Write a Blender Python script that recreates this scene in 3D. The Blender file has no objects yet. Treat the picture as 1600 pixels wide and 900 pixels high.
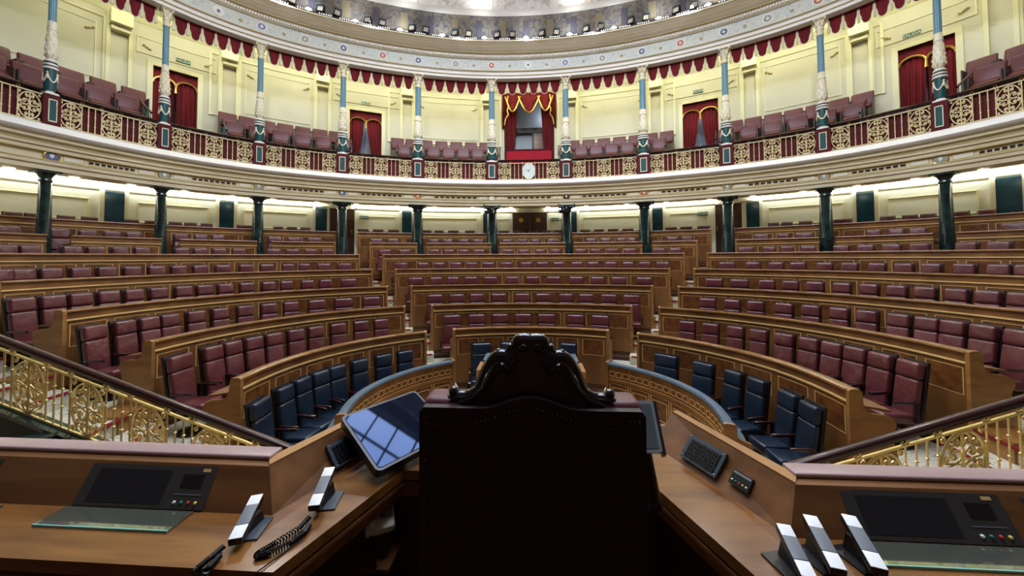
import bpy, bmesh, math, random
import numpy as np
from mathutils import Vector, Matrix
random.seed(7)
D = bpy.data; SC = bpy.context.scene; COL = SC.collection
PI = math.pi
ZC = 3.18                      # height of the lens above the floor of the well

# ---------------------------------------------------------------- materials
def srgb(r, g, b):
    f = lambda c: ((c/255)/12.92 if c/255 <= .04045 else (((c/255)+.055)/1.055)**2.4)
    return (f(r), f(g), f(b), 1)

def mat(name, col, rough=.5, metal=0, spec=.5, emit=None, es=0, coat=0, noise=None, bump=None, trans=0, ior=1.45):
    m = D.materials.new(name); m.use_nodes = True
    nt = m.node_tree; b = nt.nodes['Principled BSDF']
    b.inputs['Base Color'].default_value = col
    b.inputs['Roughness'].default_value = rough
    b.inputs['Metallic'].default_value = metal
    b.inputs['Specular IOR Level'].default_value = spec
    b.inputs['Coat Weight'].default_value = coat
    b.inputs['Coat Roughness'].default_value = .15
    b.inputs['Transmission Weight'].default_value = trans
    b.inputs['IOR'].default_value = ior
    if emit:
        b.inputs['Emission Color'].default_value = emit
        b.inputs['Emission Strength'].default_value = es
    tc = nt.nodes.new('ShaderNodeTexCoord')
    if noise:      # (colour2, scale(x,y,z), detail, lo, hi)
        c2, sc, det, lo, hi = noise
        mp = nt.nodes.new('ShaderNodeMapping'); mp.inputs['Scale'].default_value = sc
        oi = nt.nodes.new('ShaderNodeObjectInfo')
        ad = nt.nodes.new('ShaderNodeVectorMath'); ad.operation = 'ADD'
        ml = nt.nodes.new('ShaderNodeVectorMath'); ml.operation = 'SCALE'; ml.inputs['Scale'].default_value = 30
        cb = nt.nodes.new('ShaderNodeCombineXYZ')
        for i in range(3): nt.links.new(oi.outputs['Random'], cb.inputs[i])
        nt.links.new(cb.outputs[0], ml.inputs[0])
        nt.links.new(tc.outputs['Object'], ad.inputs[0]); nt.links.new(ml.outputs[0], ad.inputs[1])
        nt.links.new(ad.outputs[0], mp.inputs['Vector'])
        nz = nt.nodes.new('ShaderNodeTexNoise'); nz.inputs['Scale'].default_value = 1; nz.inputs['Detail'].default_value = det
        nt.links.new(mp.outputs[0], nz.inputs['Vector'])
        cr = nt.nodes.new('ShaderNodeValToRGB')
        cr.color_ramp.elements[0].position = lo; cr.color_ramp.elements[0].color = col
        cr.color_ramp.elements[1].position = hi; cr.color_ramp.elements[1].color = c2
        nt.links.new(nz.outputs['Fac'], cr.inputs[0]); nt.links.new(cr.outputs[0], b.inputs['Base Color'])
    if bump:       # (scale, strength, distance)
        n2 = nt.nodes.new('ShaderNodeTexNoise'); n2.inputs['Scale'].default_value = bump[0]; n2.inputs['Detail'].default_value = 3
        oi2 = nt.nodes.new('ShaderNodeObjectInfo')
        n2.noise_dimensions = '4D'
        mm = nt.nodes.new('ShaderNodeMath'); mm.operation = 'MULTIPLY'; mm.inputs[1].default_value = 50
        nt.links.new(oi2.outputs['Random'], mm.inputs[0]); nt.links.new(mm.outputs[0], n2.inputs['W'])
        nt.links.new(tc.outputs['Object'], n2.inputs['Vector'])
        bp = nt.nodes.new('ShaderNodeBump'); bp.inputs['Strength'].default_value = bump[1]; bp.inputs['Distance'].default_value = bump[2]
        nt.links.new(n2.outputs['Fac'], bp.inputs['Height']); nt.links.new(bp.outputs[0], b.inputs['Normal'])
    return m

def pattern_mat(name, c1, c2, c3, scale, rough=.8, thr=.5):
    """small two-tone ornament: voronoi sprigs on a plain ground"""
    m = mat(name, c1, rough); nt = m.node_tree; b = nt.nodes['Principled BSDF']
    tc = nt.nodes.new('ShaderNodeTexCoord')
    v = nt.nodes.new('ShaderNodeTexVoronoi'); v.inputs['Scale'].default_value = scale; v.feature = 'DISTANCE_TO_EDGE'
    n = nt.nodes.new('ShaderNodeTexNoise'); n.inputs['Scale'].default_value = scale*.7; n.inputs['Detail'].default_value = 3
    ad = nt.nodes.new('ShaderNodeVectorMath'); ad.operation = 'ADD'
    nt.links.new(tc.outputs['Object'], ad.inputs[0]); nt.links.new(n.outputs['Color'], ad.inputs[1])
    nt.links.new(ad.outputs[0], v.inputs['Vector']); nt.links.new(tc.outputs['Object'], n.inputs['Vector'])
    r = nt.nodes.new('ShaderNodeValToRGB'); e = r.color_ramp.elements
    e[0].position = .05; e[0].color = c2; e[1].position = .12; e[1].color = c1
    nt.links.new(v.outputs['Distance'], r.inputs[0])
    r2 = nt.nodes.new('ShaderNodeValToRGB'); r2.color_ramp.elements[0].position = thr; r2.color_ramp.elements[1].position = thr+.04
    r2.color_ramp.elements[0].color = (0, 0, 0, 1); r2.color_ramp.elements[1].color = (1, 1, 1, 1)
    n3 = nt.nodes.new('ShaderNodeTexNoise'); n3.inputs['Scale'].default_value = scale*1.6; n3.inputs['Detail'].default_value = 2
    nt.links.new(tc.outputs['Object'], n3.inputs['Vector']); nt.links.new(n3.outputs['Fac'], r2.inputs[0])
    mx = nt.nodes.new('ShaderNodeMix'); mx.data_type = 'RGBA'
    nt.links.new(r2.outputs[0], mx.inputs[0]); nt.links.new(r.outputs[0], mx.inputs[6]); mx.inputs[7].default_value = c3
    nt.links.new(mx.outputs[2], b.inputs['Base Color'])
    return m

M = {}
M['wood'] = mat('bench_walnut', srgb(106, 68, 32), .42, coat=.15, noise=(srgb(138, 94, 48), (3, 3, .7), 4, .35, .7))
M['wood_light'] = mat('edge_oak', srgb(156, 110, 58), .4, coat=.2, noise=(srgb(132, 90, 44), (2, 2, 9), 3, .4, .65))
M['wood_cap'] = mat('desk_cap', srgb(140, 98, 52), .26, coat=.6, noise=(srgb(122, 82, 40), (4, 4, 4), 3, .4, .65))
M['burl'] = mat('burl_panel', srgb(84, 47, 20), .4, coat=.2, noise=(srgb(126, 78, 34), (9, 9, 9), 6, .35, .7))
M['inlay'] = mat('gold_inlay', srgb(222, 186, 120), .35, metal=.2)
M['wood_dark'] = mat('dark_door_wood', srgb(62, 42, 32), .4, noise=(srgb(84, 60, 46), (4, 4, 1), 4, .4, .7))
M['desk_top'] = mat('podium_walnut', srgb(90, 56, 24), .25, spec=.45, coat=.3, noise=(srgb(132, 88, 44), (2.0, 14, 5), 5, .3, .72), bump=(3, .14, .006))
M['desk_face'] = mat('podium_face', srgb(88, 55, 27), .42, spec=.35, coat=.08, noise=(srgb(116, 77, 42), (1.5, 12, 12), 5, .35, .7))
M['desk_under'] = mat('podium_dark_wood', srgb(48, 26, 15), .5, noise=(srgb(66, 36, 20), (2, 2, 8), 4, .4, .7))  # darker wood: podium floor, kneehole panels, bench base mouldings
M['burgundy'] = mat('burgundy_leather', srgb(84, 36, 37), .31, spec=.7, noise=(srgb(100, 50, 51), (3, 3, 3), 2, .35, .7), bump=(4.2, .5, .05))
M['blue'] = mat('blue_leather', srgb(18, 31, 46), .3, spec=.65, noise=(srgb(24, 40, 56), (3, 3, 3), 2, .35, .7), bump=(5, .15, .02))
M['blue_pad'] = mat('blue_rail_leather', srgb(62, 84, 100), .38, spec=.6)
M['shell'] = mat('black_shell', srgb(18, 14, 15), .45)
M['arm'] = mat('dark_arm', srgb(46, 20, 20), .25, coat=.4)
M['chrome'] = mat('chrome', srgb(220, 220, 215), .15, metal=1)
M['carpet'] = pattern_mat('patterned_carpet', srgb(212, 204, 180), srgb(176, 172, 146), srgb(128, 142, 142), 9, .95, .62)
M['carpet_plain'] = mat('beige_carpet', srgb(176, 158, 120), .95, noise=(srgb(160, 140, 104), (8, 8, 8), 3, .4, .6))
M['red_border'] = mat('red_carpet_border', srgb(128, 18, 28), .9)
M['marble'] = mat('green_marble', srgb(22, 40, 38), .16, coat=.4, noise=(srgb(44, 70, 66), (3, 3, 3), 8, .45, .75))
M['marble_blue'] = mat('teal_marble', srgb(18, 58, 76), .2, coat=.3, noise=(srgb(30, 78, 96), (3, 3, 3), 8, .4, .75))
M['cream'] = mat('cream_plaster', srgb(228, 226, 200), .6)
M['cream_low'] = mat('pale_wall', srgb(228, 236, 220), .6)
M['white'] = mat('white_plaster', srgb(240, 238, 228), .5)
M['stone'] = mat('beige_stone', srgb(218, 206, 178), .55, noise=(srgb(228, 218, 192), (1, 1, 1), 3, .4, .6))
M['stone_warm'] = mat('warm_stone', srgb(212, 200, 160), .55, noise=(srgb(222, 211, 174), (1, 1, 1), 3, .4, .6))
M['ochre'] = mat('ochre_moulding', srgb(198, 178, 128), .5)
M['wall_yellow'] = mat('yellow_wall', srgb(208, 207, 181), .62, noise=(srgb(216, 215, 191), (.6, .6, .6), 3, .4, .6))
M['trim_yellow'] = mat('yellow_trim', srgb(229, 227, 184), .42)
M['violet_dark'] = mat('painted_dark_field', srgb(94, 92, 102), .7); M['tan_field'] = mat('painted_tan_field', srgb(156, 144, 114), .7)
M['trim_gold'] = mat('dull_gold_line', srgb(204, 186, 128), .4)
M['gilt'] = mat('gilt', srgb(214, 180, 92), .3, metal=.8)
M['brass'] = mat('brass', srgb(250, 228, 158), .22, metal=.6)
M['iron_gold'] = mat('painted_gold_iron', srgb(236, 220, 168), .4)
M['red_cloth'] = mat('red_velvet', srgb(120, 16, 26), .85, noise=(srgb(92, 10, 18), (6, 6, 1), 2, .35, .7))
M['red_bright'] = mat('red_box_cloth', srgb(176, 26, 44), .85)
M['red_back'] = mat('dark_red_backing', srgb(84, 14, 18), .8)
M['teal_shaft'] = mat('blue_shaft', srgb(92, 138, 156), .35, noise=(srgb(110, 156, 172), (30, 30, 1), 2, .4, .6))
M['teal_dark'] = mat('green_drum', srgb(28, 82, 84), .35)
M['ivory'] = mat('ivory_gilt', srgb(240, 234, 206), .4, noise=(srgb(226, 210, 160), (14, 14, 14), 2, .55, .65))
M['dark_line'] = mat('dark_green_band', srgb(20, 40, 42), .4)
M['frieze'] = pattern_mat('painted_frieze', srgb(206, 213, 204), srgb(226, 226, 214), srgb(188, 202, 198), 7, .7, .58)
M['coving'] = pattern_mat('painted_coving', srgb(116, 110, 104), srgb(140, 132, 118), srgb(92, 92, 102), 3.2, .7, .58)
M['vault'] = pattern_mat('painted_vault', srgb(230, 226, 220), srgb(208, 196, 184), srgb(238, 234, 228), 2.5, .8, .55)
M['black'] = mat('black_plastic', srgb(12, 12, 13), .35)
M['tablet'] = mat('tablet_glass', srgb(74, 82, 86), .3); M['tablet_frame'] = mat('tablet_frame', srgb(112, 120, 122), .4)
M['screen'] = mat('screen_glass', srgb(34, 35, 37), .25, spec=.5); M['bezel'] = mat('console_bezel', srgb(50, 48, 44), .5)
M['screen_blue'] = mat('glossy_screen', srgb(6, 12, 28), .03, spec=.55)
M['screen_blue'].node_tree.nodes['Principled BSDF'].inputs['Specular Tint'].default_value = (.16, .36, .85, 1)  # blue of the mirrored skylight is put into the specular tint
M['grey'] = mat('grey_plastic', srgb(104, 110, 114), .4)
M['silver'] = mat('white_handset', srgb(226, 228, 224), .3)
M['key'] = mat('dark_keys', srgb(50, 62, 70), .4)
M['plate'] = mat('mirror_glass', srgb(150, 158, 140), .03, metal=.85)
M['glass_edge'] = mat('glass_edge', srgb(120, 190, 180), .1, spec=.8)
M['throne'] = mat('throne_leather', srgb(30, 12, 14), .45, bump=(4, .2, .01))
M['throne_top'] = mat('throne_edge_leather', srgb(86, 44, 46), .4)
M['throne_wood'] = mat('ebonised_wood', srgb(20, 18, 16), .22, coat=.6)
M['nail'] = mat('nail_brass', srgb(60, 48, 36), .35, metal=.9)
M['sign_green'] = mat('sign_green', srgb(24, 92, 72), .5)
M['sign_white'] = mat('sign_white', srgb(232, 240, 232), .5)
M['clockface'] = mat('clock_face', srgb(222, 232, 226), .4)
M['ivory_phone'] = mat('ivory_phone', srgb(196, 200, 176), .45)
M['blue_grey'] = mat('blue_shield', srgb(86, 104, 142), .5)
M['red_shield'] = mat('red_shield', srgb(196, 104, 84), .5)
M['grey_shield'] = mat('grey_shield', srgb(150, 156, 150), .5)
M['violet_shield'] = mat('violet_shield', srgb(132, 132, 184), .5)
M['strip'] = mat('cove_light', srgb(255, 255, 240), .5, emit=srgb(255, 254, 246), es=8.5)
M['lamp'] = mat('lamp_lens', srgb(255, 255, 255), .5, emit=srgb(235, 244, 255), es=26)
M['lamp_warm'] = mat('downlight_lens', srgb(255, 250, 235), .5, emit=srgb(255, 246, 224), es=9)
M['bulb'] = mat('bulbs', srgb(255, 255, 255), .5, emit=srgb(255, 252, 245), es=3)
M['sky_glass'] = mat('skylight_glass', srgb(210, 225, 255), .5, emit=srgb(224, 232, 255), es=6.2)
M['ledge_leather'] = mat('ledge_leather', srgb(150, 126, 122), .3, spec=.6)
M['trough'] = mat('added_strip_light', srgb(255, 255, 240), .5, emit=srgb(255, 251, 232), es=5.2)
PW_SPOT = 240; PW_VAULT_FILL = 55; PW_ENTAB_FILL = 700; EXPO = 1.1
M['niche'] = mat('pale_blue_room', srgb(176, 190, 206), .7)
M['btn_r'] = mat('red_button', srgb(190, 50, 40), .4); M['btn_g'] = mat('green_button', srgb(40, 120, 96), .4)
M['btn_y'] = mat('yellow_button', srgb(220, 200, 90), .4)
M['drape_dark'] = mat('rear_wall_panel', srgb(74, 44, 30), .7)

# ---------------------------------------------------------------- the plan of the hall: concentric rings
QZ = 5.0
TN = np.radians([0, 15, 30, 45, 60, 75, 90, 105])
RN = {1: [3.75, 3.79, 3.88, 3.99, 4.10, 4.15, 4.08, 4.0], 2: [4.92, 4.99, 5.2, 5.50, 5.75, 5.87, 5.8, 5.6],
      3: [6.09, 6.17, 6.45, 6.85, 7.3, 7.55, 7.45, 7.3], 4: [7.26, 7.35, 7.7, 8.25, 8.75, 8.95, 8.85, 8.7],
      5: [8.43, 8.55, 8.95, 9.6, 10.1, 10.3, 10.2, 10], 6: [9.6, 9.72, 10.12, 10.75, 11.4, 11.55, 11.4, 11.2],
      7: [10.65, 10.78, 11.2, 11.8, 12.5, 12.8, 12.7, 12.5], 0: [2.98, 2.98, 2.99, 2.97, 2.91, 2.79, 2.6, 2.4],
      'col': [9.9, 10.03, 10.39, 11.02, 11.66, 11.78, 11.6, 11.4], 'wall': [11.95, 12.05, 12.4, 12.95, 13.7, 14.15, 14.1, 13.9]}
X0 = {k: (.14 if isinstance(k, int) else 0) for k in RN}
TT = np.linspace(-1.83, 1.83, 733); TAB = {}
def spline(x, y, t):
    xs = np.r_[-x[:0:-1], x]; ys = np.r_[np.array(y)[:0:-1], y]; n = len(xs); h = np.diff(xs)
    A = np.zeros((n, n)); B = np.zeros(n); A[0, 0] = A[-1, -1] = 1
    for i in range(1, n-1):
        A[i, i-1] = h[i-1]; A[i, i] = 2*(h[i-1]+h[i]); A[i, i+1] = h[i]; B[i] = 6*((ys[i+1]-ys[i])/h[i]-(ys[i]-ys[i-1])/h[i-1])
    m = np.linalg.solve(A, B); i = np.clip(np.searchsorted(xs, t)-1, 0, n-2); a = xs[i+1]-t; c = t-xs[i]; hh = h[i]
    return m[i]*a**3/(6*hh)+m[i+1]*c**3/(6*hh)+(ys[i]/hh-m[i]*hh/6)*a+(ys[i+1]/hh-m[i+1]*hh/6)*c
for k in RN:
    r = spline(TN, RN[k], TT); dr = np.gradient(r, TT)
    tx = dr*np.sin(TT)+r*np.cos(TT); tz = dr*np.cos(TT)-r*np.sin(TT); n = np.hypot(tx, tz)
    TAB[k] = (X0[k]+r*np.sin(TT), QZ+r*np.cos(TT), -tz/n, tx/n)
def rp(k, t, off=0.):
    X, Y, NX, NY = TAB[k]
    f = lambda a: float(np.interp(t, TT, a))
    return Vector((f(X)+f(NX)*off, f(Y)+f(NY)*off))
def rn(k, t):
    X, Y, NX, NY = TAB[k]
    v = Vector((float(np.interp(t, TT, NX)), float(np.interp(t, TT, NY)))); return v.normalized()
def arclen(k, a, b, off=0.):
    ts = np.linspace(a, b, 40); p = [rp(k, t, off) for t in ts]
    return sum((p[i+1]-p[i]).length for i in range(39))
def arcpos(k, a, b, n, off=0.):
    """n+1 parameters equally spaced along the ring"""
    ts = np.linspace(a, b, 160); p = [rp(k, t, off) for t in ts]
    L = np.r_[0, np.cumsum([(p[i+1]-p[i]).length for i in range(159)])]
    return [float(v) for v in np.interp(np.linspace(0, L[-1], n+1), L, ts)]

H = {1: 1.49, 2: 1.91, 3: 2.35, 4: 2.81, 5: 3.30, 6: 3.76, 7: 4.23, 0: 1.02}
F = {0: 0., 1: .49, 2: .91, 3: 1.35, 4: 1.81, 5: 2.30, 6: 2.76, 7: 3.23}
COLT = [-1.325, -1.144, -.943, -.715, -.454, -.156, .156, .454, .715, .943, 1.144, 1.325]

# ---------------------------------------------------------------- mesh helpers
class MB:
    def __init__(s): s.v = []; s.f = []; s.sm = False
    def add(s, vs, fs):
        b = len(s.v); s.v += [tuple(v) for v in vs]; s.f += [tuple(i+b for i in f) for f in fs]; return s
    def box(s, c, d, R=None):
        x, y, z = d[0]/2, d[1]/2, d[2]/2; c = Vector(c)
        vs = [Vector((a, b, e)) for a in (-x, x) for b in (-y, y) for e in (-z, z)]
        if R is not None: vs = [R @ v for v in vs]
        return s.add([v+c for v in vs], [(0, 1, 3, 2), (4, 6, 7, 5), (0, 4, 5, 1), (2, 3, 7, 6), (0, 2, 6, 4), (1, 5, 7, 3)])
    def hexa(s, b, t):
        n = len(b); vs = list(b)+list(t)
        return s.add(vs, [tuple(range(n-1, -1, -1)), tuple(range(n, 2*n))]+[(i, (i+1) % n, n+(i+1) % n, n+i) for i in range(n)])
    def prism(s, pts, fr, d0, d1):
        """2-D outline pts (u,w) -> fr(u,w,d); extruded from d0 to d1"""
        return s.hexa([fr(u, w, d0) for u, w in pts], [fr(u, w, d1) for u, w in pts])
    def tube(s, pts, r, n=6, cap=True, closed=False):
        pts = [Vector(p) for p in pts]; N = len(pts)
        if N < 2: return s
        rr = r if isinstance(r, (list, tuple)) else [r]*N
        rings = []; up = None
        for i, p in enumerate(pts):
            a = pts[(i-1) % N] if (closed or i > 0) else p; b = pts[(i+1) % N] if (closed or i < N-1) else p
            t = (b-a); t = t.normalized() if t.length > 1e-9 else Vector((0, 0, 1))
            if up is None: up = t.orthogonal().normalized()
            up = (up-t*up.dot(t)); up = up.normalized() if up.length > 1e-6 else t.orthogonal().normalized()
            w = t.cross(up)
            rings.append([p+(up*math.cos(2*PI*j/n)+w*math.sin(2*PI*j/n))*rr[i] for j in range(n)])
        vs = [v for q in rings for v in q]; fs = []
        for i in range(N if closed else N-1):
            k = (i+1) % N
            for j in range(n): fs.append((i*n+j, i*n+(j+1) % n, k*n+(j+1) % n, k*n+j))
        if cap and not closed: fs += [tuple(range(n-1, -1, -1)), tuple((N-1)*n+j for j in range(n))]
        return s.add(vs, fs)
    def lathe(s, prof, c=(0, 0, 0), n=20, sx=1, sy=1):
        c = Vector(c); vs = []; fs = []; m = len(prof)
        for r, z in prof:
            for j in range(n): vs.append(c+Vector((r*sx*math.cos(2*PI*j/n), r*sy*math.sin(2*PI*j/n), z)))
        for i in range(m-1):
            for j in range(n): fs.append((i*n+j, i*n+(j+1) % n, (i+1)*n+(j+1) % n, (i+1)*n+j))
        fs += [tuple(range(n-1, -1, -1)), tuple((m-1)*n+j for j in range(n))]
        return s.add(vs, fs)
    def ball(s, c, r, n=8, m=5, sc=(1, 1, 1)):
        prof = [(r*math.sin(PI*i/m), -r*math.cos(PI*i/m)) for i in range(m+1)]
        prof = [(max(a, r*.02), b) for a, b in prof]; c = Vector(c); t = MB().lathe(prof, (0, 0, 0), n)
        return s.add([c+Vector((v[0]*sc[0], v[1]*sc[1], v[2]*sc[2])) for v in t.v], t.f)
    def disc(s, fr, r0, depth, n=20, ry=None):
        ry = ry or r0; pts = [(r0*math.cos(2*PI*j/n), ry*math.sin(2*PI*j/n)) for j in range(n)]
        return s.prism(pts, fr, 0, depth)
    def sweep(s, k, t0, t1, prof, ds=.35, closed=True, caps=True, ts=None):
        if ts is None:
            n = max(1, int(math.ceil(arclen(k, t0, t1)/ds))); ts = [t0+(t1-t0)*i/n for i in range(n+1)]
        m = len(prof); vs = []; fs = []
        for t in ts:
            p = rp(k, t); nn = rn(k, t)
            for o, z in prof: vs.append((p.x+nn.x*o, p.y+nn.y*o, z))
        mm = m if closed else m-1
        for i in range(len(ts)-1):
            for j in range(mm):
                a, b = i*m+j, i*m+(j+1) % m; fs.append((a, b, b+m, a+m))
        if caps and closed: fs += [tuple(range(m)), tuple((len(ts)-1)*m+j for j in range(m-1, -1, -1))]
        return s.add(vs, fs)
    def xf(s, Mx): s.v = [tuple(Mx @ Vector(v)) for v in s.v]; return s

def ob(name, mb, m, parent=None, label=None, cat=None, group=None, kind=None, smooth=True, loc=None):
    me = D.meshes.new(name); me.from_pydata([tuple(v) for v in mb.v], [], mb.f); me.update()
    bm = bmesh.new(); bm.from_mesh(me); bmesh.ops.recalc_face_normals(bm, faces=bm.faces); bm.to_mesh(me); bm.free()
    if smooth:
        me.polygons.foreach_set('use_smooth', [True]*len(me.polygons)); me.set_sharp_from_angle(angle=math.radians(48))
    me.materials.append(M[m] if isinstance(m, str) else m)
    o = D.objects.new(name, me); COL.objects.link(o)
    if parent is not None: o.parent = parent; o.matrix_parent_inverse = parent_inv(parent)
    if loc: o.location = loc
    return tag(o, label, cat, group, kind)
def parent_inv(p):
    if p.parent is not None: return Matrix.Identity(4)
    return (Matrix.Translation(p.location) @ p.rotation_euler.to_matrix().to_4x4()).inverted()
def tag(o, label=None, cat=None, group=None, kind=None):
    if label:
        o['label'] = label
        if len(label.split()) > 16: print('LONG', label)
    if cat: o['category'] = cat
    if group: o['group'] = group
    if kind: o['kind'] = kind
    return o
def thing(name, label, cat, loc=(0, 0, 0), rz=0, group=None):
    o = D.objects.new(name, None); COL.objects.link(o); o.location = loc; o.rotation_euler = (0, 0, rz); o.empty_display_size = .1
    return tag(o, label, cat, group)
# a thing whose parts are modelled in place (world coordinates) hangs from an Empty at its base
def placed(name, label, cat, base, group=None): return thing(name, label, cat, tuple(base), 0, group)
def struct(name, mb, m, **kw): return ob(name, mb, m, kind='structure', **kw)
def rbox(d, bev=.02, seg=3, taper=None):
    """a box with rounded edges, centred"""
    bm = bmesh.new(); bmesh.ops.create_cube(bm, size=1)
    for v in bm.verts: v.co = Vector((v.co.x*d[0], v.co.y*d[1], v.co.z*d[2]))
    bmesh.ops.bevel(bm, geom=bm.edges[:], offset=bev, segments=seg, profile=.6, affect='EDGES')
    mb = MB(); bm.verts.ensure_lookup_table()
    mb.add([v.co.copy() for v in bm.verts], [tuple(v.index for v in f.verts) for f in bm.faces]); bm.free(); return mb
def clone(src, loc, rz, label, group=None, name=None):
    r = src.copy(); COL.objects.link(r); r.location = loc; r.rotation_euler = (0, 0, rz)
    r['label'] = label
    if group: r['group'] = group
    for ch in CH[src.name]:
        c = ch.copy(); COL.objects.link(c); c.parent = r
        for g in CH.get(ch.name, []):
            d = g.copy(); COL.objects.link(d); d.parent = c
    return r
CH = {}
def ring_frame(k, t, off=0., z=0.):
    """frame on a ring: u along the ring, w up, d inwards (towards the well)"""
    p = rp(k, t, off); n = rn(k, t); tx = Vector((n.y, -n.x))
    def fr(u, w, d=0.): return Vector((p.x+tx.x*u-n.x*d, p.y+tx.y*u-n.y*d, z+w))
    return fr
def rz_at(k, t):
    n = rn(k, t); return math.atan2(-n.x, n.y)   # local +Y points outwards, local -Y to the well
ORD = ['', 'first', 'second', 'third', 'fourth', 'fifth', 'sixth', 'seventh', 'eighth', 'ninth', 'tenth', 'eleventh', 'twelfth',
       'thirteenth', 'fourteenth', 'fifteenth', 'sixteenth', 'seventeenth', 'eighteenth', 'nineteenth', 'twentieth']

# ================================================================ SETTING
def floor_ring(j):
    inner, outer = (j, j+1 if j < 7 else 'wall')
    def tm(k):
        ts = np.linspace(1.2, 1.82, 200)
        for t in ts:
            if rp(k, t).y < 4.05: return float(t)
        return 1.82
    a, b = tm(inner), tm(outer); N = 200; vs = []; fs = []
    for i in range(N+1):
        u = -1+2*i/N; p = rp(inner, u*a, .03); q = rp(outer, u*b, .02)
        vs += [(p.x, p.y, F[j-1]-.05), (p.x, p.y, F[j]), (q.x, q.y, F[j]), (q.x, q.y, F[j-1]-.05)]
    for i in range(N):
        for m in range(4): a0, b0 = i*4+m, i*4+(m+1) % 4; fs.append((a0, b0, b0+4, a0+4))
    fs += [(0, 1, 2, 3), (N*4+3, N*4+2, N*4+1, N*4)]
    return MB().add(vs, fs)
struct('floor', MB().box((0, 6, -.1), (34, 26, .2)), 'carpet_plain')
for j in range(1, 8): struct('floor_tier', floor_ring(j), 'carpet')

ENDS = {1: [(-1.60, -.666), (-.48, .464), (.652, 1.60)], 2: [(-1.53, -.672), (-.529, .513), (.65, 1.541)], 3: [(-1.525, -.684), (-.573, .552), (.663, 1.531)],
        4: [(-1.518, -.693), (-.598, .578), (.67, 1.50)], 5: [(-1.51, -.702), (-.614, .596), (.676, 1.5)],
        6: [(-1.5, -.754), (-.636, .614), (.73, 1.5)], 7: [(-1.45, -.729), (-.66, .637), (.708, 1.45)]}
# steps: the two radial aisles and the two outer flights beside the desk ends
st = MB(); rb = MB()
for j in range(1, 8):
    for a, b in ((ENDS[j][0][1]-.0, ENDS[j][1][0]), (ENDS[j][1][1], ENDS[j][2][0])):
        z = (F[j]+F[j-1])/2
        st.sweep(j, a, b, [(-.36, F[j-1]-.02), (-.36, z), (.01, z), (.01, F[j-1]-.02)])
        rb.sweep(j, a+.01, b-.01, [(-.37, z-.02), (-.37, z+.006), (-.32, z+.006), (-.32, z-.02)])
        rb.sweep(j, a+.01, b-.01, [(-.012, F[j]-.03), (-.012, F[j]+.006), (.05, F[j]+.006), (.05, F[j]-.03)])
    for s in (-1, 1):
        e0 = max(abs(ENDS[j][0][0]), 1.5)+.015
        e1 = e0
        while rp(j, e1).y > 4.1 and e1 < 1.8: e1 += .01
        z = (F[j]+F[j-1])/2; a, b = sorted((s*e0, s*e1))
        if b-a > .02:
            st.sweep(j, a, b, [(-.36, F[j-1]-.02), (-.36, z), (.01, z), (.01, F[j-1]-.02)])
            rb.sweep(j, a, b, [(-.37, z-.025), (-.37, z+.006), (-.33, z+.006), (-.33, z-.025)])
            rb.sweep(j, a, b, [(-.012, F[j]-.03), (-.012, F[j]+.006), (.04, F[j]+.006), (.04, F[j]-.03)])
so = struct('floor_steps', st, 'carpet'); ob('carpet_border', rb, 'red_border', so)
# red line of the carpet crossing the floor of the well
fl = MB()
for s in (-1, 1): fl.box((.14+s*2.2, 8.0, .004), (.05, 3.2, .008), Matrix.Rotation(s*.5, 3, 'Z'))
fl.sweep(1, -.64, .63, [(-.42, 0), (-.42, .008), (-.36, .008), (-.36, 0)])
struct('trim_1', fl, 'red_border')

# walls (lower storey and gallery storey) with openings
def wall_piece(mb, t0, t1, z0, z1, off=0., th=.3): mb.sweep('wall', t0, t1, [(off, z0), (off, z1), (off+th, z1), (off+th, z0)], ds=.4)
PIL = [-1.177, -.976, -.744, -.471, -.166, .166, .471, .744, .976, 1.177]
TE = 1.80
lowd = [(-.722, -.645), (-.068, .068), (.645, .716)]
w = MB(); edges = [-TE]+[e for d in lowd for e in d]+[TE]
for i in range(0, len(edges), 2): wall_piece(w, edges[i], edges[i+1], 3.0, 5.5)
for a, b in lowd: wall_piece(w, a, b, 5.30, 5.5)
struct('wall_lower', w, 'cream_low')
w = MB(); upd = [(-1.121, -1.04), (-.663, -.56), (-.1, .1), (.556, .66), (1.038, 1.12)]
utop = [9.66, 9.66, 10.7, 9.66, 9.66]
edges = [-TE]+[e for d in upd for e in d]+[TE]
for i in range(0, len(edges), 2): wall_piece(w, edges[i], edges[i+1], 7.0, 11.3)
for (a, b), z in zip(upd, utop): wall_piece(w, a, b, z, 11.3)
struct('wall_gallery', w, 'wall_yellow')
# rooms glimpsed behind the openings
w = MB()
for (a, b), z in zip(upd, utop):
    w.sweep('wall', a-.02, b+.02, [(.9, 7.0), (.9, z+.3), (1.0, z+.3), (1.0, 7.0)])
struct('wall_behind_doors', w, 'niche')
# wall cornice, dado rail, framed panels
w = MB()
for a, b in ((-TE, TE),):
    w.sweep('wall', a, b, [(0, 10.92), (-.05, 10.95), (-.08, 11.05), (-.2, 11.15), (-.2, 11.3), (0, 11.3)])
cor = struct('trim_2', w, 'trim_yellow')
def frame_panel(mb, t0, t1, z0, z1, wd=.06, pr=.04, off=0.):
    o = off
    for za, zb in ((z0, z0+wd), (z1-wd, z1)): mb.sweep('wall', t0, t1, [(o, za), (o-pr, za+wd*.3), (o-pr, zb-wd*.3), (o, zb)], ds=.5)
    dt = wd/arclen('wall', t0, t1)*(t1-t0)
    for ta, tb in ((t0, t0+dt), (t1-dt, t1)): mb.sweep('wall', ta, tb, [(o, z0), (o-pr, z0), (o-pr, z1), (o, z1)])
w = MB(); thin = MB(); low = MB()
bays = [(-1.5, PIL[0])]+[(PIL[i], PIL[i+1]) for i in range(9)]+[(PIL[9], 1.5)]
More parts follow.
